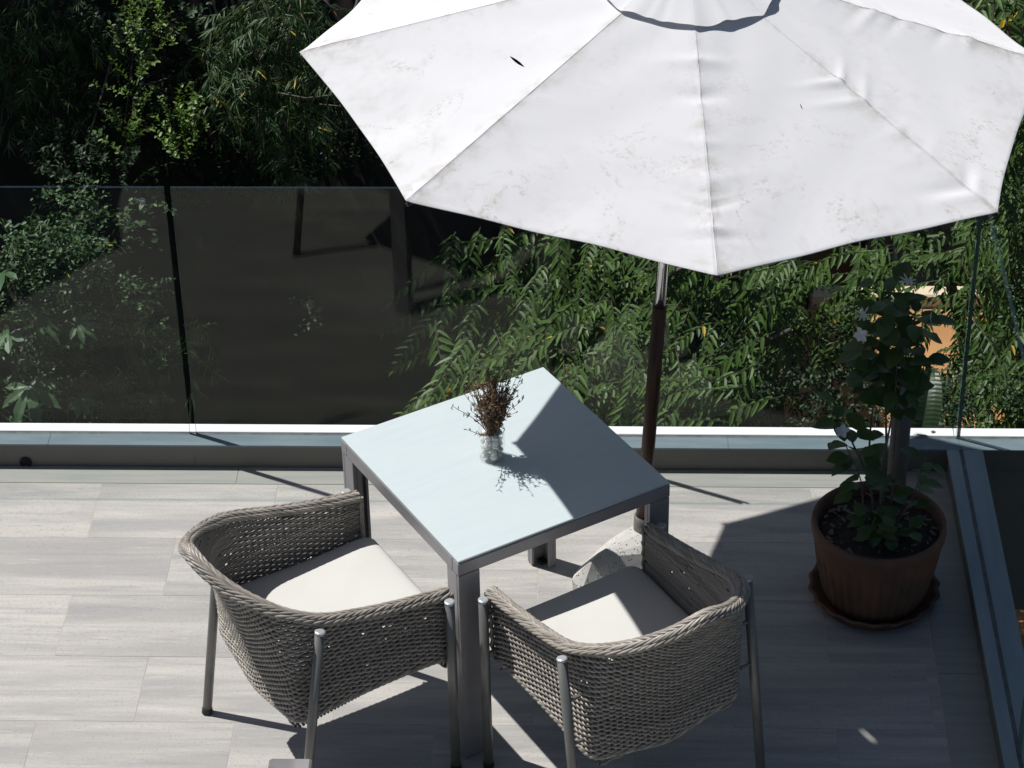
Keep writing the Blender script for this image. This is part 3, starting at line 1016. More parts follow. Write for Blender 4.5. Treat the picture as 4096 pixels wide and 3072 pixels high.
def make_parasol(holes=True):
    root = empty('parasol')
    ex = np.array(UE1); ey = np.array(UE2); c0 = AX * 1.8435
    tips = [c0 + r * (math.cos(R(a)) * ex + math.sin(R(a)) * ey) for r, a in TIPS]
    apex = c0 + AX * 0.3256
    prng = np.random.default_rng(5)
    for k in range(8):
        T0, T1 = tips[k], tips[(k + 1) % 8]
        NU, NW = 90, 44
        U = np.linspace(0.10, 1.0, NU); Wv = np.linspace(0, 1, NW)
        uu, ww = np.meshgrid(U, Wv, indexing='ij')
        e = T0[None, None] * (1 - ww[..., None]) + T1[None, None] * ww[..., None]
        P = apex + (e - apex) * (uu * (1 - 0.017 * 4 * ww * (1 - ww) * uu))[..., None]
        nrm = np.cross(T0 - apex, T1 - apex); nrm /= np.linalg.norm(nrm)
        if nrm[2] < 0: nrm = -nrm
        arc = 0.82 * uu
        disp = -0.020 * 4 * ww * (1 - ww) * uu
        for side, seedk in ((0, k), (1, (k + 1) % 8)):
            dist = (ww if side == 0 else 1 - ww) * arc
            q = np.random.default_rng(40 + seedk)
            strength = {6: 1.7, 7: 1.7, 0: 1.1, 5: 0.25, 4: 0.3}.get(seedk, 0.6)
            for _ in range(9):
                uc = q.uniform(0.3, 0.95); wd = q.uniform(0.010, 0.022); am = q.uniform(-0.006, 0.007) * strength; rg = q.uniform(0.045, 0.12)
                slope = q.uniform(-0.25, 0.35)
                disp = disp + am * np.exp(-((uu - uc - slope * dist) / wd) ** 2) * np.exp(-(dist / rg) ** 2)
        disp = disp + 0.0016 * np.sin(uu * 23 + ww * 9 + k) * np.sin(ww * math.pi)
        # broad soft tension folds running in from the tips
        disp = disp + 0.004 * np.sin(ww * 14 + 3 * uu + k * 1.7) * np.exp(-((uu - 1.0) / 0.22) ** 2) * np.sin(ww * math.pi)
        # stretched over the rib end
        for side in (0, 1):
            dist = (ww if side == 0 else 1 - ww) * arc
            disp = disp + 0.0022 * np.exp(-(dist / 0.010) ** 2) * uu
        P = P + nrm * disp[..., None]
        hem1 = P[-1] + np.array([0, 0, -0.0015]) - (apex - P[-1]) * 0.001; hem2 = P[-1] + np.array([0, 0, -0.006]) + (apex - P[-1]) * 0.008
        P = np.concatenate([P, hem1[None], hem2[None]], 0)
        V = P.reshape(-1, 3)
        ni, nj = P.shape[:2]
        ix = np.arange(ni * nj).reshape(ni, nj)
        F = np.stack([ix[:-1, :-1], ix[1:, :-1], ix[1:, 1:], ix[:-1, 1:]], -1).reshape(-1, 4)
        uvs = np.stack([np.concatenate([uu, np.ones((2, NW))], 0), np.concatenate([ww, np.stack([Wv, Wv])], 0)], -1).reshape(-1, 2)
        mat = M['canopy']
        if holes and k == HOLE_A[0]: mat = canopy_material(HOLE_A[1:])
        if holes and k == HOLE_B[0]: mat = canopy_material(HOLE_B[1:])
        o = mesh_fast('canopy_panel', V, F, mat, root, smooth=True)
        uvl = o.data.uv_layers.new(name='UVMap')
        li = np.empty(len(o.data.loops), np.int32); o.data.loops.foreach_get('vertex_index', li)
        uvl.data.foreach_set('uv', uvs[li].astype(np.float32).ravel())
        # seam welt along the rib
        rl = MB()
        i0 = P[:NU, 0]
        rl.tube(i0[::3] + np.array([0, 0, 0.0004]), 0.0007, 5, cap=False)
        so = rl.build('seam', M['canopy'], o, smooth=True)
    # vent cap
    nseg, nr = 160, 26
    V = []; F = []
    vt = apex + AX * 0.030
    for i in range(nr + 1):
        u = 0.02 + 0.98 * i / nr
        for j in range(nseg):
            t = j / nseg * 8
            k = int(t) % 8; w = t - int(t)
            e = tips[k] * (1 - w) + tips[(k + 1) % 8] * w
            ut = 0.252 * u
            base = apex + (e - apex) * ut * (1 + 0.020 * math.sin(w * math.pi))
            lift = 0.030 * (1 - u) + 0.012 * u ** 2
            wav = 0.0
            wav = 0.006 * u ** 3 * (math.sin(j * 2 * math.pi / nseg * 11 + 1.1) + 0.5 * math.sin(j * 2 * math.pi / nseg * 19))
            rid = 0.010 * math.sin(w * math.pi) ** 2 * u - 0.004 * u
            fold = (0.0035 * math.exp(-((w - 0.42) / 0.05) ** 2) - 0.003 * math.exp(-((w - 0.56) / 0.06) ** 2)) * u
            V.append(base + AX * (lift + wav * 0.6 + rid * 0.3 + fold))
    for i in range(nr):
        for j in range(nseg):
            j2 = (j + 1) % nseg
            F.append((i * nseg + j, (i + 1) * nseg + j, (i + 1) * nseg + j2, i * nseg + j2))
    vc = mesh_fast('vent_cap', V, F, M['canopy'], root, smooth=True)
    uvl = vc.data.uv_layers.new(name='UVMap')
    vv = np.array([[0.25 * (0.02 + 0.98 * i / nr), (j / nseg * 8) % 1] for i in range(nr + 1) for j in range(nseg)], np.float32)
    li = np.empty(len(vc.data.loops), np.int32); vc.data.loops.foreach_get('vertex_index', li)
    uvl.data.foreach_set('uv', vv[li].ravel())
    MB().tube([apex + AX * 0.02, apex + AX * 0.05, apex + AX * 0.075], [0.020, 0.024, 0.012], 14).build('finial', M['brown'], root, smooth=True)
    MB().tube([AX * 0.03, AX * 0.50, AX * 0.985], 0.0215, 20).build('lower_pole', M['brown'], root, smooth=True)
    MB().tube([AX * 0.9855, AX * 1.4, AX * 2.13], 0.0185, 20).build('upper_pole', M['chrome'], root, smooth=True)
    hub = MB().tube([apex - AX * 0.075, apex - AX * 0.035], 0.042, 16).build('hub', M['rubber'], root, smooth=False)
    run = MB().tube([AX * 1.50, AX * 1.55], 0.036, 16).build('sliding_collar', M['rubber'], root, smooth=False)
    for k in range(8):
        T = tips[k]
        st = apex - AX * 0.05
        en = T - AX * 0.014 + (apex - T) * 0.012
        rb = MB().tube([st, st + (en - st) * .5, en], 0.007, 6).build('rib', M['silver'], root)
        mid = st + (en - st) * 0.48
        MB().tube([AX * 1.525, mid - AX * 0.006], 0.006, 6).build('stretcher', M['silver'], root)
        MB().tube([en, en + (T - st) / np.linalg.norm(T - st) * 0.012], [0.008, 0.006], 8).build('rib_tip', M['rubber'], rb)
    return root

HOLE_A = (4, (0.5572, 0.5717), (0.5448, 0.7495), 0.0045)
HOLE_B = (6, (0.5454, 0.6534), (0.5673, 0.6411), 0.0012)
#@@HOLES@@
par = make_parasol()
par.location = UB
tag(par, 'large weathered white parasol with stained canopy, leaning over the table', 'parasol', 'white parasols on the terrace')
par2 = copy_tree(par)
par2.location = (-3.93, 5.95, 0); par2.rotation_euler = (0, 0, R(12))
tag(par2, 'second white parasol further left along the terrace, outside the picture', 'parasol', 'white parasols on the terrace')

def make_base():
    c = np.array([0.1165, 6.587, 0.0])
    pts = [(-.099, 6.396, 0.0), (-.101, 6.397, .040), (-.072, 6.360, 0.0), (-.070, 6.362, .018), (-.033, 6.430, .100), (.068, 6.561, .102), (.105, 6.600, .108), (.175, 6.610, .105),
           (.215, 6.560, .085), (.090, 6.490, 0.0), (.250, 6.500, 0.0), (.260, 6.600, 0.0), (.170, 6.690, 0.0), (.02, 6.66, 0.0), (-.09, 6.49, 0.0), (.165, 6.500, .07)]
    bm = bmesh.new()
    for p in pts: bm.verts.new(np.array(p) - c)
    r_ = bmesh.ops.convex_hull(bm, input=bm.verts)
    bmesh.ops.delete(bm, geom=[e for e in r_['geom_interior'] if isinstance(e, bmesh.types.BMVert)], context='VERTS')
    bm.verts.ensure_lookup_table()
    mb = MB()
    mb.add([v.co[:] for v in bm.verts], [[v.index for v in f.verts] for f in bm.faces])
    bm.free()
    ring = [(-.060, 6.352), (.060, 6.480), (.240, 6.495), (.235, 6.330), (.120, 6.270), (.010, 6.270)]
    n = len(ring)
    V = [(x_ - c[0], y_ - c[1], z_) for z_ in (0.0, 0.030) for x_, y_ in ring]
    mb.add(V, [tuple(range(n - 1, -1, -1)), tuple(range(n, 2 * n))] + [(i, (i + 1) % n, n + (i + 1) % n, n + i) for i in range(n)])
    return mb
bs = empty('umbrella_stand', (UB[0], UB[1], 0))
make_base().build('terrazzo_block', M['terrazzo'], bs)
MB().tube([AX * 0.09, AX * 0.16], 0.027, 20).build('socket', M['steel'], bs, smooth=True)
tag(bs, 'speckled white terrazzo block holding the pole between table and right armchair', 'umbrella stand', 'umbrella stands')
bs2 = copy_tree(bs); bs2.location = (-3.93, 5.95, 0); bs2.rotation_euler = (0, 0, R(12))
tag(bs2, 'terrazzo block of the second parasol, outside the picture', 'umbrella stand', 'umbrella stands')

# ------------------------------------------------------------------ vase with pebbles and dried twigs
VX, VY = -0.330, 6.094
vs = empty('glass_vase', (VX, VY, TZ + 0.0005))
tag(vs, 'small clear glass cylinder vase standing on the table', 'vase')
MB().lathe([(0.0002, 0.0), (0.034, 0.0), (0.0380, 0.003), (0.0388, 0.02), (0.0388, 0.098), (0.0382, 0.1), (0.0371, 0.0995), (0.0368, 0.02), (0.034, 0.010), (0.0002, 0.009)], 40).build('glass_wall', M['vase_glass'], vs, smooth=True)
MB().lathe([(0.0374, 0.0985), (0.0388, 0.0995), (0.0378, 0.1008), (0.0368, 0.0996)], 40).build('rim', M['glass_rim'] if 'glass_rim' in M else mat_simple('glass_rim', (0.55, 0.6, 0.6), rough=0.15), vs, smooth=True)
prs = random.Random(3)
pm = []
for v in range(4):
    q = np.random.default_rng(60 + v)
    mb = MB(); prof = [(0.02, -1.0), (0.5, -.86), (0.86, -.5), (1.0, 0), (0.86, .5), (0.5, .86), (0.02, 1.0)]
    sx, sy, sz = q.uniform(.85, 1.25), q.uniform(.8, 1.1), q.uniform(.6, .85)
    mb.lathe(prof, 12)
    Vv = np.concatenate(mb.v)
    Vv *= [sx, sy, sz]
    Vv += 0.10 * np.sin(Vv[:, [1, 2, 0]] * 2.3 + v)
    mb.v = [Vv]
    o = mb.build('pebble', M['pebble'], None, smooth=True)
    pm.append(o)
placed = []
tries = 0
lay = 0
z = 0.017
while z < 0.098:
    nring = 5 if lay % 2 == 0 else 6
    for i in range(nring + (1 if lay % 2 else 0)):
        if i < nring:
            a = 2 * math.pi * i / nring + lay * 0.7 + prs.uniform(-.15, .15)
            r = prs.uniform(0.0215, 0.0235)
        else:
            a, r = 0, 0.002
        if z > 0.085 and (i % 3 == 0):
            continue
        placed.append((r * math.cos(a), r * math.sin(a), z + prs.uniform(-.003, .003), prs.uniform(0.0105, 0.0128)))
    z += 0.0165; lay += 1
for i, (x_, y_, z_, s_) in enumerate(placed):
    if i < 4: o = pm[i]
    else:
        o = pm[prs.randrange(4)].copy(); COL.objects.link(o)
    o.location = (VX + x_, VY + y_, TZ + z_)
    o.scale = (s_,) * 3
    o.rotation_euler = (prs.uniform(-.6, .6), prs.uniform(-.6, .6), prs.uniform(0, 6.28))
    tag(o, 'smooth whitish pebble among those filling the glass vase', 'pebble', 'white pebbles in the glass vase')
tw = MB()
for i in range(150):
    a = prs.uniform(0, 2 * math.pi); lean = abs(prs.gauss(0, 0.15)); lean = min(lean, 0.36)
    ln = prs.uniform(0.10, 0.205) * (1 - 0.35 * lean)
    p = np.array([prs.uniform(-.008, .008), prs.uniform(-.008, .008), 0.055])
    d = np.array([math.cos(a) * math.sin(lean), math.sin(a) * math.sin(lean), math.cos(lean)])
    pts = [p.copy()]
    nsg = 9
    for s_ in range(nsg):
        d = d + np.array([prs.gauss(0, .10), prs.gauss(0, .10), prs.gauss(0, .04)]); d /= np.linalg.norm(d)
        p = p + d * ((ln + 0.045) / nsg)
        pts.append(p.copy())
    tw.tube(pts, np.linspace(0.0013, 0.0007, nsg + 1), 4, cap=False)
    for _ in range(16):
        k = prs.randrange(3, nsg + 1)
        b = pts[k]
        dd = d * 0.5 + np.array([prs.gauss(0, .8), prs.gauss(0, .8), prs.gauss(0.3, .6)]); dd /= np.linalg.norm(dd)
        l2 = prs.uniform(0.006, 0.018)
        m1 = b + dd * l2 * .5
        dd2 = dd + np.array([prs.gauss(0, .6), prs.gauss(0, .6), prs.gauss(0, .6)]); dd2 /= np.linalg.norm(dd2)
        tw.tube([b, m1, m1 + dd2 * l2 * .5], [0.0009, 0.0017, 0.0007], 4, cap=False)
two = tw.build('dried_twigs', M['dry'], None, smooth=True)
two.location = (VX, VY, TZ)
two.rotation_euler = (0, R(3), 0)
tag(two, 'bunch of brown dried twigs standing in the glass vase on the table', 'dried plant')

# ------------------------------------------------------------------ plant pot
PX, PY = 0.857, 6.375
saucer = MB()
saucer.lathe([(0.0002, 0.004), (0.168, 0.0), (0.178, 0.004), (0.198, 0.034), (0.206, 0.042), (0.202, 0.047), (0.190, 0.040), (0.170, 0.012), (0.0002, 0.012)], 96,
             fn=lambda t, z: (0.0045 * math.sin(t * 18)) if 0.03 < z < 0.046 else 0.0)
sco = saucer.build('pot_saucer', M['terracotta'], None, smooth=True)
sco.location = (PX, PY, 0.001)
tag(sco, 'wavy edged terracotta saucer under the big plant pot', 'saucer')
pot = empty('plant_pot', (PX, PY, 0.0135))
tag(pot, 'big ribbed terracotta pot standing in shade in the right corner', 'plant pot')
def flute(t, z):
    return (0.0075 * abs(math.sin(t * 18)) ** 0.6 - 0.005) if 0.03 < z < 0.215 else 0.0
MB().lathe([(0.0002, 0.0), (0.150, 0.0), (0.157, 0.008), (0.163, 0.035), (0.174, 0.08), (0.184, 0.13), (0.193, 0.18), (0.199, 0.215), (0.203, 0.235), (0.208, 0.250), (0.211, 0.268), (0.209, 0.286), (0.203, 0.292), (0.196, 0.290), (0.191, 0.278), (0.188, 0.24), (0.180, 0.20), (0.0002, 0.20)], 180, fn=flute).build('pot_body', M['terracotta'], pot, smooth=True)
sl = MB()
NR, NSg = 14, 60
V = []; F = []
q = np.random.default_rng(9)
for i in range(NR + 1):
    r = 0.189 * i / NR
    for j in range(NSg):
        t = 2 * math.pi * j / NSg
        V.append((r * math.cos(t), r * math.sin(t), 0.245 + 0.012 * math.cos(r / 0.19 * 1.5) + q.uniform(-.003, .003)))
for i in range(NR):
    for j in range(NSg):
        j2 = (j + 1) % NSg
        F.append((i * NSg + j, (i + 1) * NSg + j, (i + 1) * NSg + j2, i * NSg + j2))
sl.add(V, F)
so = sl.build('potting_soil', [M['soil']], None)
so.location = (PX, PY, 0.0135)
tag(so, 'dark soil filling the terracotta pot', 'soil', kind='stuff')
ch = MB()
for _ in range(95):
    a = q.uniform(0, 6.28); r = 0.18 * math.sqrt(q.uniform(0, 1)); s_ = q.uniform(0.004, 0.014)
    c_ = np.array([r * math.cos(a), r * math.sin(a), 0.262])
    rz = q.uniform(0, 3.1)
    P = np.array([[-1, -.4, -.15], [1, -.3, -.15], [.9, .4, -.15], [-.8, .35, -.15], [-1, -.4, .15], [1, -.3, .2], [.9, .4, .15], [-.8, .35, .2]]) * s_
    ca, sa = math.cos(rz), math.sin(rz)
    P = P @ np.array([[ca, sa, 0], [-sa, ca, 0], [0, 0, 1]])
    P[:, 2] += q.uniform(-.3, .3) * P[:, 0]
    ch.add(P + c_, [(3, 2, 1, 0), (4, 5, 6, 7), (0, 1, 5, 4), (1, 2, 6, 5), (2, 3, 7, 6), (3, 0, 4, 7)])
cho = ch.build('bark_chips', M['chip'], None); cho.location = (PX, PY, 0.0135)
tag(cho, 'bark chips scattered on the soil in the pot', 'bark chips', kind='stuff')

# ------------------------------------------------------------------ leaves
def leaf_arr(L, w, fold=0.25, droop=0.15, fat=0.42):
    """leaf along +X, normal +Z: 8 verts, 8 tris"""
    z1 = w * fold
    V = np.array([[0, 0, 0],
                  [L * fat * .55, -w * .82, z1], [L * fat * .55, 0, 0], [L * fat * .55, w * .82, z1],
                  [L * (fat + .25), -w * .78, z1 - L * droop * .5], [L * (fat + .25), 0, -L * droop * .5], [L * (fat + .25), w * .78, z1 - L * droop * .5],
                  [L, 0, -L * droop]], float)
    F = np.array([[0, 1, 2], [0, 2, 3], [1, 4, 5], [1, 5, 2], [2, 5, 6], [2, 6, 3], [4, 7, 5], [5, 7, 6]])
    return V, F
def basis(d, n):
    d = d / np.linalg.norm(d)
    y = np.cross(n, d); y /= np.linalg.norm(y) + 1e-9
    z_ = np.cross(d, y)
    return np.stack([d, y, z_], 0)      # rows: local x,y,z in world
def sprig(kind, seed):
    """returns leaf verts/faces and the twig's points"""
    q = np.random.default_rng(seed)
    Vs, Fs = [], []; n = 0
    def put(p, d, nrm, L, w, **kw):
        nonlocal n
        V, F = leaf_arr(L, w, **kw)
        V = V @ basis(d, nrm) + p
        Vs.append(V); Fs.append(F + n); n += len(V)
    if kind == 'spray':
        m = 12
        ln = 0.52
        t = np.linspace(0, 1, m)
        tw_ = np.column_stack([ln * t, 0.05 * np.sin(t * 3 + seed) * t, -0.16 * t ** 2 + 0.02 * np.sin(t * 5)])
        k = 29
        for i in range(k):
            u = 0.06 + 0.94 * i / (k - 1)
            p = np.array([np.interp(u, t, tw_[:, c]) for c in range(3)])
            dr = np.array([ln, 0, -0.32 * u]); dr /= np.linalg.norm(dr)
            s = 1 if i % 2 else -1
            ang = R(q.uniform(38, 62)) * (1 - 0.55 * (u > 0.95))
            d = dr * math.cos(ang) + np.array([0, s * math.sin(ang), 0]) + np.array([0, 0, -q.uniform(0.0, 0.55)])
            nr_ = np.array([q.uniform(-.3, .3), q.uniform(-.3, .3) + s * .25, 1.0])
            sz = (0.65 + 0.45 * math.sin(math.pi * min(1, u * .9 + .12)))
            put(p, d, nr_, 0.073 * sz * q.uniform(.75, 1.15), 0.0112 * sz, fold=0.42, droop=q.uniform(.05, .30), fat=0.36)
        return np.concatenate(Vs), np.concatenate(Fs), tw_
    if kind == 'bamboo':
        m = 6; t = np.linspace(0, 1, m)
        tw_ = np.column_stack([0.16 * t, 0 * t, -0.05 * t ** 2])
        for i in range(11):
            u = q.uniform(.25, 1)
            p = np.array([np.interp(u, t, tw_[:, c]) for c in range(3)])
            a = q.uniform(-1.25, 1.25)
            d = np.array([math.cos(a), math.sin(a), -q.uniform(.05, .95)])
            put(p, d, np.array([q.uniform(-.5, .5), q.uniform(-.5, .5), 1.]), q.uniform(.055, .115), q.uniform(.0035, .0058), fold=.4, droop=q.uniform(.1, .4), fat=.4)
        return np.concatenate(Vs), np.concatenate(Fs), tw_
    if kind == 'box':
        m = 7; t = np.linspace(0, 1, m)
        tw_ = np.column_stack([0.06 * t, 0.02 * np.sin(t * 4), 0.20 * t])
        for i in range(20):
            u = 0.15 + .85 * i / 19
            p = np.array([np.interp(u, t, tw_[:, c]) for c in range(3)])
            a = i * 2.4 + q.uniform(-.4, .4)
            d = np.array([math.cos(a), math.sin(a), q.uniform(.1, .9)])
            put(p, d, np.array([-math.cos(a) * .5, -math.sin(a) * .5, 1.]), q.uniform(.022, .034), q.uniform(.0065, .0095), fold=.3, droop=.1, fat=.5)
        return np.concatenate(Vs), np.concatenate(Fs), tw_
    if kind == 'vine':
        m = 7; t = np.linspace(0, 1, m)
        tw_ = np.column_stack([0.20 * t, 0.03 * np.sin(t * 5), 0.05 * np.sin(t * 3)])
        for i in range(15):
            u = i / 14
            p = np.array([np.interp(u, t, tw_[:, c]) for c in range(3)]) + q.normal(0, .018, 3)
            a = q.uniform(-3.1, 3.1)
            d = np.array([math.cos(a), math.sin(a), q.uniform(-.5, .6)])
            put(p, d, np.array([q.uniform(-.7, .7), q.uniform(-1.0, .3), .8]), q.uniform(.030, .048), q.uniform(.009, .014), fold=.3, droop=.12, fat=.45)
        return np.concatenate(Vs), np.concatenate(Fs), tw_
SPR = {k: [sprig(k, s) for s in range(6)] for k in ('spray', 'bamboo', 'box', 'vine')}

def rot_zyx(yaw, pitch, roll):
    return np.array(Matrix.Rotation(yaw, 3, 'Z') @ Matrix.Rotation(pitch, 3, 'Y') @ Matrix.Rotation(roll, 3, 'X'))

def foliage_mesh(name, items, kind, mat, parent, twigs=True):
    """items: list of (pos, yaw, pitch, roll, scale) -> one mesh"""
    Vs, Fs = [], []; n = 0
    tv = MB()
    for i, (p, yw, pt, rl, s) in enumerate(items):
        V, F, tw_ = SPR[kind][i % 6]
        Rm = rot_zyx(yw, pt, rl)
        V2 = (V * s) @ Rm.T + p
        Vs.append(V2); Fs.append(F + n); n += len(V)
        if twigs and i % twigs == 0:
            tv.tube((tw_ * s) @ Rm.T + p, 0.0022 * s, 3, cap=False)
    o = mesh_fast(name, np.concatenate(Vs), np.concatenate(Fs), mat, parent)
    if twigs and tv.n:
        tv.build('twigs', M['twig'], parent)['kind'] = 'stuff'
    return o

# potted plant: stems and individual leaves
plant = empty('potted_shrub', (PX, PY, 0.27))
tag(plant, 'tall leafy shrub with a few white flowers growing in the terracotta pot', 'shrub')
sm = MB(); q = np.random.default_rng(21)
stems = []
for i, (bx, by, tx, ty, tz) in enumerate(((0.0, 0.0, -0.010, 0.05, 0.86), (0.02, 0.01, 0.055, 0.02, 0.80), (-0.02, 0.01, -0.05, 0.05, 0.62), (0.01, -0.02, 0.00, -0.02, 0.70), (-0.03, -0.02, -0.12, -0.02, 0.34), (0.04, -0.01, 0.15, 0.0, 0.30), (-0.01, 0.02, -0.14, 0.05, 0.46), (0.0, -0.03, -0.03, -0.10, 0.12), (0.02, -0.03, 0.07, -0.11, 0.08))):
    t = np.linspace(0, 1, 12)
    P = np.column_stack([bx + (tx - bx) * t ** 1.2 + 0.012 * np.sin(t * 6 + i), by + (ty - by) * t + 0.01 * np.sin(t * 5 + 2 * i), (tz + 0.02) * t - 0.02])
    sm.tube(P, np.linspace(0.0055 if tz > .4 else .003, 0.0018, 12), 6)
    stems.append(P)
sm.build('stem', M['bark'], plant, smooth=True)
lv = []
def ovate(L, w, seed):
    q_ = np.random.default_rng(seed)
    m = 6
    V = [(0, 0, 0)]
    us = [0.12, 0.3, 0.5, 0.7, 0.86]
    ws = [0.52, 0.92, 1.0, 0.78, 0.42]
    for u, wd in zip(us, ws):
        z0 = -0.16 * L * u * u
        V += [(L * u, -w * wd, z0 + w * .22 * wd), (L * u, 0, z0), (L * u, w * wd, z0 + w * .22 * wd)]
    V += [(L, 0, -0.18 * L)]
    F = [(0, 1, 2), (0, 2, 3)]
    for i in range(4):
        a = 1 + 3 * i
        F += [(a, a + 3, a + 4, a + 1), (a + 1, a + 4, a + 5, a + 2)]
    F += [(13, 16, 14), (14, 16, 15)]
    mb = MB(); mb.add(V, F)
    return mb
lm = [ovate(0.064, 0.0205, 1), ovate(0.055, 0.0200, 2), ovate(0.073, 0.0225, 3)]
protos = []
def leaf_obj(k, p, d, nrm, s):
    k = k % 3
    if len(protos) <= k or protos[k] is None:
        o = lm[k].build('leaf', M['leaf_pot'], plant, smooth=True)
        while len(protos) <= k: protos.append(None)
        protos[k] = o
    else:
        o = protos[k].copy(); COL.objects.link(o); o.parent = plant
    B = basis(np.asarray(d, float), np.asarray(nrm, float))
    m4 = Matrix.Identity(4)
    for i in range(3):
        for j in range(3):
            m4[i][j] = B[j][i] * s
        m4[i][3] = p[i]
    o.matrix_basis = m4
    return o
cnt = 0
def leaves_on(P, z0, z1, num, spread=1.0, sz=1.0):
    global cnt
    for i in range(num):
        u = z0 + (z1 - z0) * (i + q.uniform(-.3, .3)) / max(num - 1, 1)
        u = min(max(u, 0.02), 1)
        t = np.linspace(0, 1, len(P))
        p = np.array([np.interp(u, t, P[:, c]) for c in range(3)])
        a = i * 2.4 + q.uniform(-.6, .6)
        rr = q.uniform(0.004, 0.04) * spread
        d = np.array([math.cos(a), math.sin(a), q.uniform(-.45, .55)])
        p2 = p + np.array([math.cos(a), math.sin(a), 0.2]) * rr
        leaf_obj(cnt, p2, d, (q.uniform(-.3, .3), -0.25 + q.uniform(-.3, .3), 1), sz * q.uniform(0.75, 1.2))
        cnt += 1
leaves_on(stems[0], 0.62, 1.0, 54, 1.7, 1.1)
leaves_on(stems[1], 0.60, 1.0, 50, 1.7, 1.1)
leaves_on(stems[2], 0.72, 1.0, 14, 1.3)
leaves_on(stems[3], 0.66, 1.0, 18, 1.3)
leaves_on(stems[4], 0.35, 1.0, 16, 1.2, 1.15)
leaves_on(stems[5], 0.3, 1.0, 12, 1.2, 1.05)
leaves_on(stems[6], 0.35, 1.0, 16, 1.2, 1.15)
leaves_on(stems[7], 0.2, 1.0, 14, 1.0)
leaves_on(stems[8], 0.2, 1.0, 12, 1.0)
# white flowers
def flower_mb(kind):
    mb = MB(); q_ = np.random.default_rng(kind)
    k = 8 if kind == 0 else 5
    for i in range(k):
        a = i * 2 * math.pi / k + q_.uniform(-.2, .2)
        L_, w_ = (0.030, 0.0035) if kind == 0 else (0.026, 0.011)
        V, F = leaf_arr(L_ * q_.uniform(.8, 1.1), w_, fold=.2, droop=.25, fat=.5)
        B = basis(np.array([math.cos(a), math.sin(a), 0.45]), np.array([-math.cos(a) * .4, -math.sin(a) * .4, 1]))
        mb.add(V @ B, F)
    mb.tube([(0, 0, -0.02), (0, 0, 0.0)], [0.0012, 0.002], 5)
    return mb
for kind, p, rx in ((0, (-0.095, 0.0, 0.790), 0.5), (1, (-0.100, -0.02, 0.735), 1.1), (1, (-0.135, -0.02, 0.385), 0.6), (0, (0.030, 0.02, 0.895), 0.3), (1, (0.105, 0.0, 0.775), 0.9)):
    fo = flower_mb(kind).build('flower', M['petal'], plant)
    fo.location = p; fo.rotation_euler = (rx, 0.3 * kind, p[0] * 9)

# grey bollard lamp behind the pot
bl = empty('bollard', (0.968, 6.86, 0.0))
tag(bl, 'slim grey bollard with a slanted pale cap standing behind the potted shrub', 'bollard')
MB().tube([(0, 0, 0.0), (0, 0, 0.26), (0, 0, 0.505)], 0.032, 24).build('post', M['greywall'], bl, smooth=True)
cp = MB()
sg = 24
V = []
for z_, tilt in ((0.506, 0.0), (0.514, 0.0), (0.540, 0.028)):
    for k in range(sg):
        t = 2 * math.pi * k / sg
        V.append((0.0335 * math.cos(t), 0.0335 * math.sin(t), z_ + tilt * math.sin(t)))
F = [(l * sg + i, l * sg + (i + 1) % sg, (l + 1) * sg + (i + 1) % sg, (l + 1) * sg + i) for l in range(2) for i in range(sg)]
F += [tuple(range(sg - 1, -1, -1)), tuple(range(2 * sg, 3 * sg))]
cp.add(V, F); cp.build('cap', M['pipe'], bl)
MB().tube([(0, 0, 0.0), (0, 0, 0.008)], 0.05, 24).build('foot_plate', M['greywall'], bl)

# weathered wooden bench seen only by the end of its top rail
wc = empty('wooden_bench', (-0.80, 4.80, 0.0))
tag(wc, 'weathered grey wooden bench, only a rail end poking in at the bottom edge', 'bench')
def wp(mb, name): return mb.build(name, M['old_wood'], wc)
wp(MB().box(-0.052, 0.058, -1.20, 0.040, 0.668, 0.700, b=0.006), 'top_rail')
for ly in (-0.10, -1.16):
    wp(MB().box(-0.035, 0.040, ly, ly + 0.07, 0.0, 0.667, b=0.003), 'leg')
    wp(MB().box(-0.50, -0.43, ly, ly + 0.07, 0.0, 0.379, b=0.003), 'leg')
for k in range(4):
    wp(MB().box(-0.50 + k * 0.115, -0.40 + k * 0.115, -1.18, -0.02, 0.380, 0.405, b=0.004), 'seat_slat')
for k in range(5):
    wp(MB().box(-0.012, 0.008, -1.10 + k * 0.22, -1.02 + k * 0.22, 0.42, 0.667, b=0.003), 'back_slat')
#@@GARDEN@@
# ------------------------------------------------------------------ garden
gq = np.random.default_rng(77)
def blob_pts(blobs):
    """(cx, cy, rx, ry, Y, dY, n): n random spots inside an ellipse of the photo grid, at depth Y +- dY"""
    out = []
    for cx, cy, rx, ry, Yd, dY, n in blobs:
        k = 0
        while k < n:
            a, b = gq.uniform(-1, 1, 2)
            if a * a + b * b > 1: continue
            out.append(at(cx + a * rx, cy + b * ry, Yd + gq.uniform(-dY, dY)))
            k += 1
    return out

def trunk(parent, pts, r0, r1, name='trunk'):
    pts = np.array(pts)
    t = np.linspace(0, 1, 14)
    P = np.column_stack([np.interp(t, np.linspace(0, 1, len(pts)), pts[:, i]) for i in range(3)])
    P = smooth_curve(P, 3)
    return MB().tube(P - np.array(parent.location), np.linspace(r0, r1, 14), 9).build(name, M['bark'], parent, smooth=True)

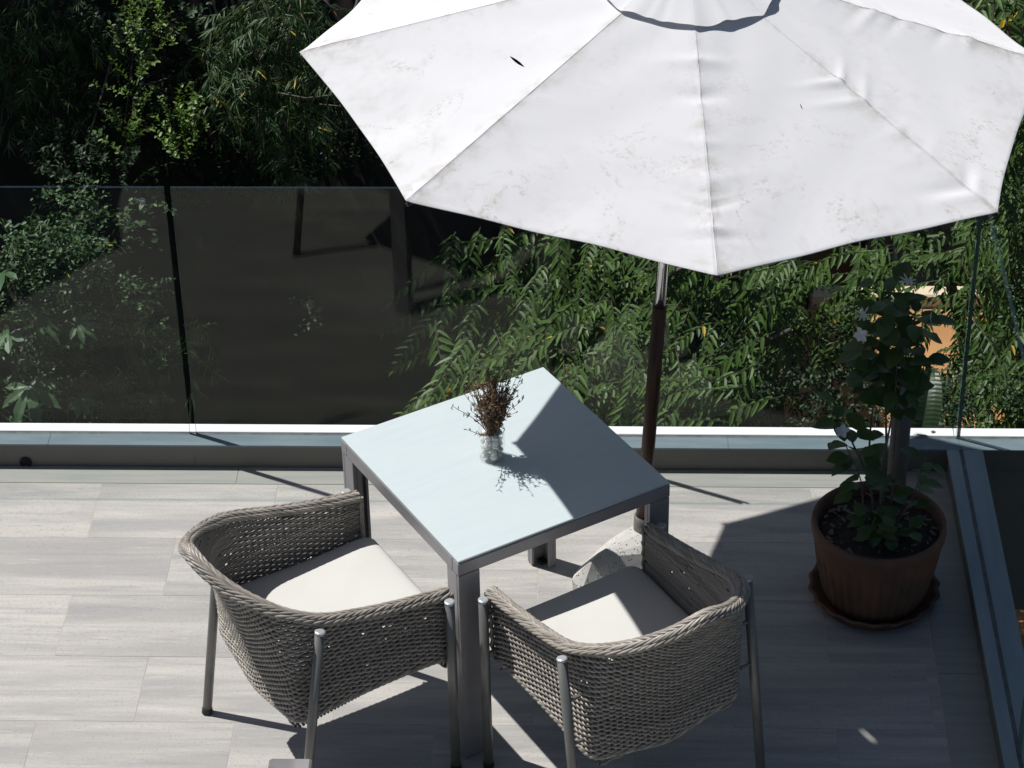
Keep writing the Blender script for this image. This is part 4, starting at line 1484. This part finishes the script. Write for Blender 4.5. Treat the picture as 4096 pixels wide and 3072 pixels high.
# spray prototypes shared by the two lance-leaved trees
spray_mesh = []
for i in range(6):
    V, F, tw_ = SPR['spray'][i]
    mb = MB()
    mb.add(V, F, 0)
    mb.tube(tw_, np.linspace(0.0032, 0.0014, len(tw_)), 4, mi=1, cap=False)
    o = mb.build('leafy_branch', [M['leaf_spray'], M['twig']], None)
    spray_mesh.append(o.data)
    bpy.data.objects.remove(o)
def spray_tree(name, label, base, trunks, blobs, hd, root_group=None, scale=(0.8, 1.15), dark=None, lift=0.0):
    root = empty(name, base)
    tag(root, label, 'tree')
    for pts, r0, r1, nm in trunks:
        trunk(root, pts, r0, r1, nm)
    for p in blob_pts(blobs):
        me = spray_mesh[gq.integers(6)]
        o = bpy.data.objects.new('leafy_branch', me); COL.objects.link(o); o.parent = root
        yaw = R(gq.uniform(*hd)); s = gq.uniform(*scale)
        dirv = np.array([math.cos(yaw), math.sin(yaw), -0.1]) * 0.25 * s
        o.location = p - dirv - np.array(base)
        o.rotation_euler = (gq.uniform(-.35, .35), gq.uniform(-.05, .5) + lift, yaw)
        o.scale = (s, s, s)
    return root

t1 = spray_tree('lance_leaved_tree', 'leafy tree with drooping pointed leaves in sun, behind the middle glass panel and table',
    (0.2, 10.3, GZ),
    [([(0.2, 10.3, GZ), (0.1, 10.1, -2.2), (-0.1, 9.8, -1.2), (-0.15, 9.7, -0.5)], 0.07, 0.03, 'trunk'),
     ([(0.1, 10.1, -2.0), (-0.4, 9.6, -1.4), (-0.8, 9.2, -1.0)], 0.03, 0.010, 'limb'),
     ([(0.1, 10.0, -1.9), (0.5, 9.6, -1.3), (0.8, 9.3, -0.9)], 0.03, 0.010, 'limb'),
     ([(-0.1, 9.8, -1.3), (0.25, 9.4, -0.7), (0.45, 9.2, -0.45)], 0.02, 0.007, 'limb')],
    [(1130, 580, 170, 60, 9.5, 0.25, 28), (1080, 690, 150, 60, 9.15, 0.2, 22), (1010, 820, 100, 55, 8.65, 0.15, 18), (1180, 770, 150, 80, 8.85, 0.2, 24),
     (1420, 590, 170, 70, 9.5, 0.25, 22), (1440, 750, 130, 80, 8.95, 0.2, 18), (1330, 870, 160, 50, 8.45, 0.12, 26), (1490, 860, 100, 55, 8.5, 0.15, 18), (1300, 680, 140, 70, 9.3, 0.25, 13)],
    (165, 285))
t2 = spray_tree('lance_leaved_tree', 'taller tree with a leaning grey trunk and long leafy branches, beside the orange paving',
    (1.75, 11.1, -2.6),
    [([at(2092, 800, 11.0), at(2075, 700, 11.0), at(2055, 620, 10.95), at(2040, 560, 10.9), at(2020, 480, 10.8), at(2000, 400, 10.6), at(1990, 200, 10.4)], 0.032, 0.018, 'trunk'),
     ([at(2034, 530, 10.85), at(1990, 500, 10.6), at(1950, 470, 10.4)], 0.018, 0.010, 'limb'),
     ([at(2045, 590, 10.9), at(1990, 560, 10.5), at(1900, 600, 10.2), at(1800, 680, 9.8)], 0.014, 0.006, 'limb'),
     ([at(2050, 640, 10.9), at(2090, 560, 10.7), at(2140, 500, 10.4)], 0.014, 0.006, 'limb')],
    [(1640, 640, 60, 70, 9.6, 0.3, 9), (1760, 590, 140, 45, 9.9, 0.4, 16), (1870, 620, 60, 60, 9.8, 0.3, 8), (1760, 700, 130, 60, 9.7, 0.3, 11), (1970, 530, 100, 50, 10.4, 0.3, 8),
     (2140, 700, 40, 70, 10.4, 0.3, 7), (1975, 730, 40, 30, 10.2, 0.2, 3), (2075, 660, 30, 30, 10.2, 0.2, 2), (2050, 850, 90, 45, 9.7, 0.3, 12), (1640, 850, 60, 60, 9.3, 0.3, 5), (2160, 560, 60, 120, 10.0, 0.4, 14),
     (2185, 330, 45, 180, 9.9, 0.4, 20), (2175, 700, 40, 70, 10.0, 0.3, 12), (2180, 60, 60, 120, 9.9, 0.4, 16), (2170, 830, 60, 90, 9.5, 0.3, 12)],
    (150, 320))
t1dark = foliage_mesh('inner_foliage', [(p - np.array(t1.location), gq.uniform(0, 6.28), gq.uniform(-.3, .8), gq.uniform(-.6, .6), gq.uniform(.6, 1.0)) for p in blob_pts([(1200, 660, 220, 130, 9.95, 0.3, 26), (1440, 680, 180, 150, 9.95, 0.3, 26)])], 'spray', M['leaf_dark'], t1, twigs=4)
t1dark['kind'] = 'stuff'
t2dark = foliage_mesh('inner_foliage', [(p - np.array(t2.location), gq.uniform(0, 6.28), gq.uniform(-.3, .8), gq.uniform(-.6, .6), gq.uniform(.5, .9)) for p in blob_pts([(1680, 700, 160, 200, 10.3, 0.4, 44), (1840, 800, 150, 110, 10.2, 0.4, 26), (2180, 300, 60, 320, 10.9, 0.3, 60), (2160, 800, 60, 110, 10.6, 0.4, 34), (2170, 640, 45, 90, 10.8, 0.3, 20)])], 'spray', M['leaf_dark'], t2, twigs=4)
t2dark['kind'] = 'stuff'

def bush(name, label, cat, base, blobs, kind, mat, sc=(0.8, 1.2), pitch=(-.5, .6), yaw=(0, 360), group=None, stems=5, twigs=2):
    root = empty(name, base)
    tag(root, label, cat, group)
    b = np.array(base)
    pts = blob_pts(blobs)
    items = [(p - b, R(gq.uniform(*yaw)), gq.uniform(*pitch), gq.uniform(-.6, .6), gq.uniform(*sc)) for p in pts]
    foliage_mesh('foliage', items, kind, mat, root, twigs=twigs)
    for i in range(stems):
        p = pts[gq.integers(len(pts))]
        mid = (p + b) / 2 + gq.normal(0, .08, 3)
        MB().tube(smooth_curve(np.array([b + gq.normal(0, .05, 3) * [1, 1, 0], (b + mid) / 2, mid, (mid + p) / 2 + gq.normal(0, .04, 3), p]), 3) - b, np.linspace(.014, .004, 5), 5).build('stem', M['bark'], root, smooth=True)
    return root

def gz(x, y):
    return float(bank_z(np.array(x), np.array(y)))
bush('bamboo', 'bamboo clump with fine narrow leaves at the top left corner', 'bamboo', (-2.6, 11.1, gz(-2.6, 11.1)),
     [(110, 80, 150, 110, 10.2, .35, 330), (70, 210, 100, 70, 10.1, .3, 90), (240, 230, 80, 90, 10.3, .3, 50), (40, 170, 40, 40, 9.8, .1, 10)], 'bamboo', M['leaf_bamboo'], (.42, .75), (-.3, .9))
bush('bamboo', 'bamboo clump with bright narrow leaves just left of the parasol', 'bamboo', (-1.2, 10.7, gz(-1.2, 10.7)),
     [(610, 80, 150, 110, 9.7, .3, 420), (580, 230, 100, 70, 9.6, .25, 150), (640, 320, 50, 60, 9.7, .2, 40), (700, 180, 60, 90, 9.6, .2, 80), (480, 150, 60, 80, 9.6, .2, 60), (620, 350, 30, 60, 9.5, .1, 16)], 'bamboo', M['leaf_bamboo'], (.45, .85), (-.3, .9))
bush('lime_shrub', 'upright shrub with lime green little leaves between the two bamboo clumps', 'shrub', (-1.95, 10.5, gz(-1.95, 10.5)),
     [(290, 110, 30, 90, 9.5, .15, 17), (350, 70, 45, 60, 9.5, .15, 12), (290, 230, 22, 60, 9.4, .12, 7), (290, 320, 22, 30, 9.35, .1, 8), (410, 290, 40, 35, 9.35, .12, 20), (370, 345, 25, 25, 9.35, .1, 8)], 'box', M['leaf_lime'], (.6, .95), (-.2, .5))
bush('dark_shrub', 'dark small-leaved shrub filling the shade above the left glass panel', 'shrub', (-2.0, 11.0, gz(-2.0, 11.0)),
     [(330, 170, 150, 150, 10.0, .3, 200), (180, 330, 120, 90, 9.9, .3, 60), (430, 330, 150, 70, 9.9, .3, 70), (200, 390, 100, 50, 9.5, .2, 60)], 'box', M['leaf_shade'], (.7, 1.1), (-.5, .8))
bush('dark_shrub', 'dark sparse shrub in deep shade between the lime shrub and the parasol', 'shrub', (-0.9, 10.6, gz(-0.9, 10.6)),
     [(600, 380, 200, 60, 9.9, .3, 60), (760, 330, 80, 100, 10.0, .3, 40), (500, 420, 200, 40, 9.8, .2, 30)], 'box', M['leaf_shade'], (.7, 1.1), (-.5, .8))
bush('creeper', 'creeper with glossy round leaves seen through the left glass panel', 'creeper', (-2.2, 9.2, gz(-2.2, 9.2)),
     [(110, 570, 120, 80, 8.75, .12, 170), (230, 470, 90, 60, 9.0, .15, 26), (60, 680, 90, 90, 8.7, .12, 55), (240, 680, 130, 80, 8.75, .12, 60), (130, 790, 150, 80, 8.7, .12, 50), (300, 830, 60, 60, 8.7, .12, 14), (60, 880, 90, 40, 8.7, .1, 14), (150, 430, 60, 25, 9.2, .1, 16)], 'vine', M['leaf_box'], (.42, .72), (-.4, .6))
bush('young_bamboo', 'low bamboo shoots with narrow leaves at the foot of the left glass panel', 'bamboo', (-1.9, 9.0, gz(-1.9, 9.0)),
     [(110, 490, 60, 50, 8.9, .1, 18), (260, 870, 60, 60, 8.7, .1, 18), (200, 800, 80, 90, 8.75, .1, 16), (410, 740, 25, 90, 8.8, .1, 22), (60, 900, 60, 30, 8.7, .1, 10), (340, 700, 40, 60, 8.8, .1, 6)], 'bamboo', M['leaf_bamboo'], (.6, 1.0), (-.2, .9))
bush('seedling', 'small seedling with a few leaves in the dark behind the middle glass panel', 'seedling', (-1.0, 9.3, gz(-1.0, 9.3)),
     [(700, 690, 40, 26, 9.0, .06, 4)], 'vine', M['leaf_shade'], (.4, .6), (-.3, .3), stems=0)
bush('dark_shrub', 'dark low shrub with tiny leaves behind the potted plant', 'shrub', (1.0, 9.4, GZ),
     [(1800, 860, 200, 60, 9.0, .3, 44), (1700, 760, 150, 120, 9.9, .3, 60), (1900, 760, 150, 80, 9.6, .3, 40), (2040, 880, 60, 50, 8.9, .2, 40)], 'vine', M['leaf_shade'], (.4, .75), (-.5, .8))
bush('creeper', 'small-leaved creeper at the far right edge beyond the side glass', 'creeper', (2.0, 10.6, -2.6),
     [(2190, 620, 30, 80, 9.7, .12, 30), (2170, 860, 60, 60, 9.2, .12, 20)], 'vine', M['leaf_box'], (.5, .7), (-.4, .6), stems=2)

# lobed leaves near the left edge
def lobed_leaf(L):
    V = [(0, 0, 0)]; F = []
    n = 7
    for i in range(n):
        a = R(-115 + 230 * i / (n - 1))
        l = L * (0.55 + 0.45 * math.cos(a * 0.62))
        d = np.array([math.cos(a), math.sin(a), 0]); s = np.array([-math.sin(a), math.cos(a), 0])
        k = len(V)
        V += [tuple(d * l * .38 - s * l * .13), tuple(d * l * .38 + np.array([0, 0, -l * .03])), tuple(d * l * .38 + s * l * .13),
              tuple(d * l * .70 - s * l * .15 + np.array([0, 0, -l * .08])), tuple(d * l * .72 + np.array([0, 0, -l * .12])), tuple(d * l * .70 + s * l * .15 + np.array([0, 0, -l * .08])),
              tuple(d * l + np.array([0, 0, -l * .25]))]
        F += [(0, k, k + 1), (0, k + 1, k + 2), (k, k + 3, k + 4, k + 1), (k + 1, k + 4, k + 5, k + 2), (k + 3, k + 6, k + 4), (k + 4, k + 6, k + 5)]
    mb = MB(); mb.add(V, F); return mb
fig = empty('lobed_leaf_plant', (-2.5, 9.0, gz(-2.5, 9.0)))
tag(fig, 'plant with large lobed leaves low at the left edge behind the glass', 'plant')
fb = np.array(fig.location)
for (x_, y_, L_, yw, pt) in ((8, 590, .16, 200, .3), (75, 690, .17, 60, .35), (62, 835, .17, 290, .5), (165, 700, .11, 20, .2), (20, 720, .13, 240, .3), (170, 860, .09, 310, .4), (140, 745, .08, 190, .3)):
    p = at(x_, y_, 8.55) - fb
    o = lobed_leaf(L_).build('leaf', M['leaf_fig'], fig)
    o.location = p; o.rotation_euler = (0.35, pt, R(yw))
    MB().tube([p, p * 0.6 + np.array([0, 0.1, 0.0]), np.array([0, 0, 0.05])], 0.004, 5).build('leaf_stalk', M['twig'], fig)

# banana leaf beside the corner of the glass
ban = empty('banana_plant', tuple(at(1985, 1000, 8.3)))
tag(ban, 'banana plant with one broad ribbed leaf rising just left of the glass corner', 'banana plant')
def banana_leaf(p0, p1, w, parent):
    p0 = np.array(p0); p1 = np.array(p1)
    n = 40; V = []; F = []
    d = p1 - p0; side = np.cross(d, [0, -0.75, 0.65]); side /= np.linalg.norm(side)
    nr = np.cross(side, d); nr /= np.linalg.norm(nr)
    for i in range(n + 1):
        u = i / n
        ww = w * math.sin(math.pi * (0.10 + 0.86 * u)) ** 0.6
        c = p0 + d * u + nr * 0.06 * math.sin(u * 2.6)
        rp = 0.0010 * (i % 2)
        V += [c - side * ww + nr * (0.02 + rp), c - side * ww * .5 + nr * (.012 + rp), c, c + side * ww * .5 + nr * (.012 + rp), c + side * ww + nr * (.02 + rp)]
    for i in range(n):
        for j in range(4):
            a = i * 5 + j
            F.append((a, a + 1, a + 6, a + 5))
    mb = MB(); mb.add(V, F)
    o = mb.build('leaf', M['banana'], parent); return o
bb = np.array(ban.location)
banana_leaf(at(1978, 985, 8.35) - bb, at(2010, 800, 8.6) - bb, 0.062, ban)
banana_leaf(at(2260, 1190, 7.9) - bb, at(2150, 1180, 7.75) - bb, 0.05, ban)
MB().tube([(0, 0, GZ - bb[2]), (0, 0, -0.3), (0, 0, 0.02)], [0.06, 0.05, 0.02], 12).build('stalk', M['banana'], ban, smooth=True)

fl = ovate(0.022, 0.006, 5).build('fallen_leaf', M['chip'], None)
fl.location = (1.11, 7.138, ZC + 0.0065); fl.rotation_euler = (0.1, 0.05, 0.4)
tag(fl, 'small dry leaf lying on the white coping near the glass corner', 'dry leaf')
# bare twigs by the parasol's left tip
bt = empty('bare_shrub', (-0.6, 10.2, gz(-0.6, 10.2)))
tag(bt, 'bare pale twigs sticking out just left of the parasol', 'shrub')
bo = np.array(bt.location)
for pts, r_ in (([(690, -10), (720, 20), (760, 60)], .004), ([(600, 200), (660, 212), (720, 205), (770, 200)], .0035), ([(700, 250), (740, 285), (800, 270)], .003), ([(650, 30), (668, 60), (672, 120), (665, 160)], .003), ([(690, 225), (760, 232), (830, 250)], .003), ([(1150, 610), (1230, 620), (1290, 635), (1320, 650)], .005)):
    P = np.array([at(x_, y_, 9.3) for x_, y_ in pts]) - bo
    MB().tube(P, [r_] * (len(P) - 1) + [r_ * .4], 5).build('twig', M['bark'], bt, smooth=True)

# unseen tall trees, added out of view to keep the bank in shade
def added_shade_tree(label, base, blobs3, n):
    root = empty('added_shade_tree', base); tag(root, label, 'tree', 'unseen trees added to shade the bank')
    b = np.array(base)
    items = []
    for (cx, cy, cz, rx, ry, rz), m in zip(blobs3, n):
        k = 0
        while k < m:
            v = gq.uniform(-1, 1, 3)
            if v @ v > 1: continue
            items.append((np.array([cx + v[0] * rx, cy + v[1] * ry, cz + v[2] * rz]) - b, gq.uniform(0, 6.28), gq.uniform(-.2, .7), gq.uniform(-.5, .5), gq.uniform(1.6, 2.4))); k += 1
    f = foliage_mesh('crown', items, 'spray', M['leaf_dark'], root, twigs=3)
    c = np.mean([bb_[:3] for bb_ in blobs3], axis=0)
    MB().tube(np.array([b, b * .6 + c * .4 + [0.1, 0, 0], c]) - b, [0.16, 0.12, 0.05], 10).build('trunk', M['bark'], root, smooth=True)
    for bb_ in blobs3:
        MB().tube(np.array([b * .5 + c * .5, (b * .2 + c * .4 + np.array(bb_[:3]) * .4), np.array(bb_[:3])]) - b, [0.07, 0.05, 0.02], 7).build('limb', M['bark'], root, smooth=True)
    return root
#@@TALL@@
added_shade_tree('tall tree at the left above the bamboo, unseen, added to shade the bank', (-4.6, 12.6, 0.9), [(-4.4, 11.6, 3.2, 1.5, 1.6, .8), (-4.7, 10.7, 2.4, 0.9, 0.8, .6), (-3.2, 10.5, 2.4, 1.0, 0.9, .6)], [110, 60, 34])
added_shade_tree('tall tree above the bank behind the lime shrub, unseen, added to shade the bank', (-2.4, 12.8, 0.9), [(-2.8, 12.0, 2.7, 1.0, 0.9, .7), (-1.5, 11.3, 2.0, 0.7, .5, .4)], [100, 40])
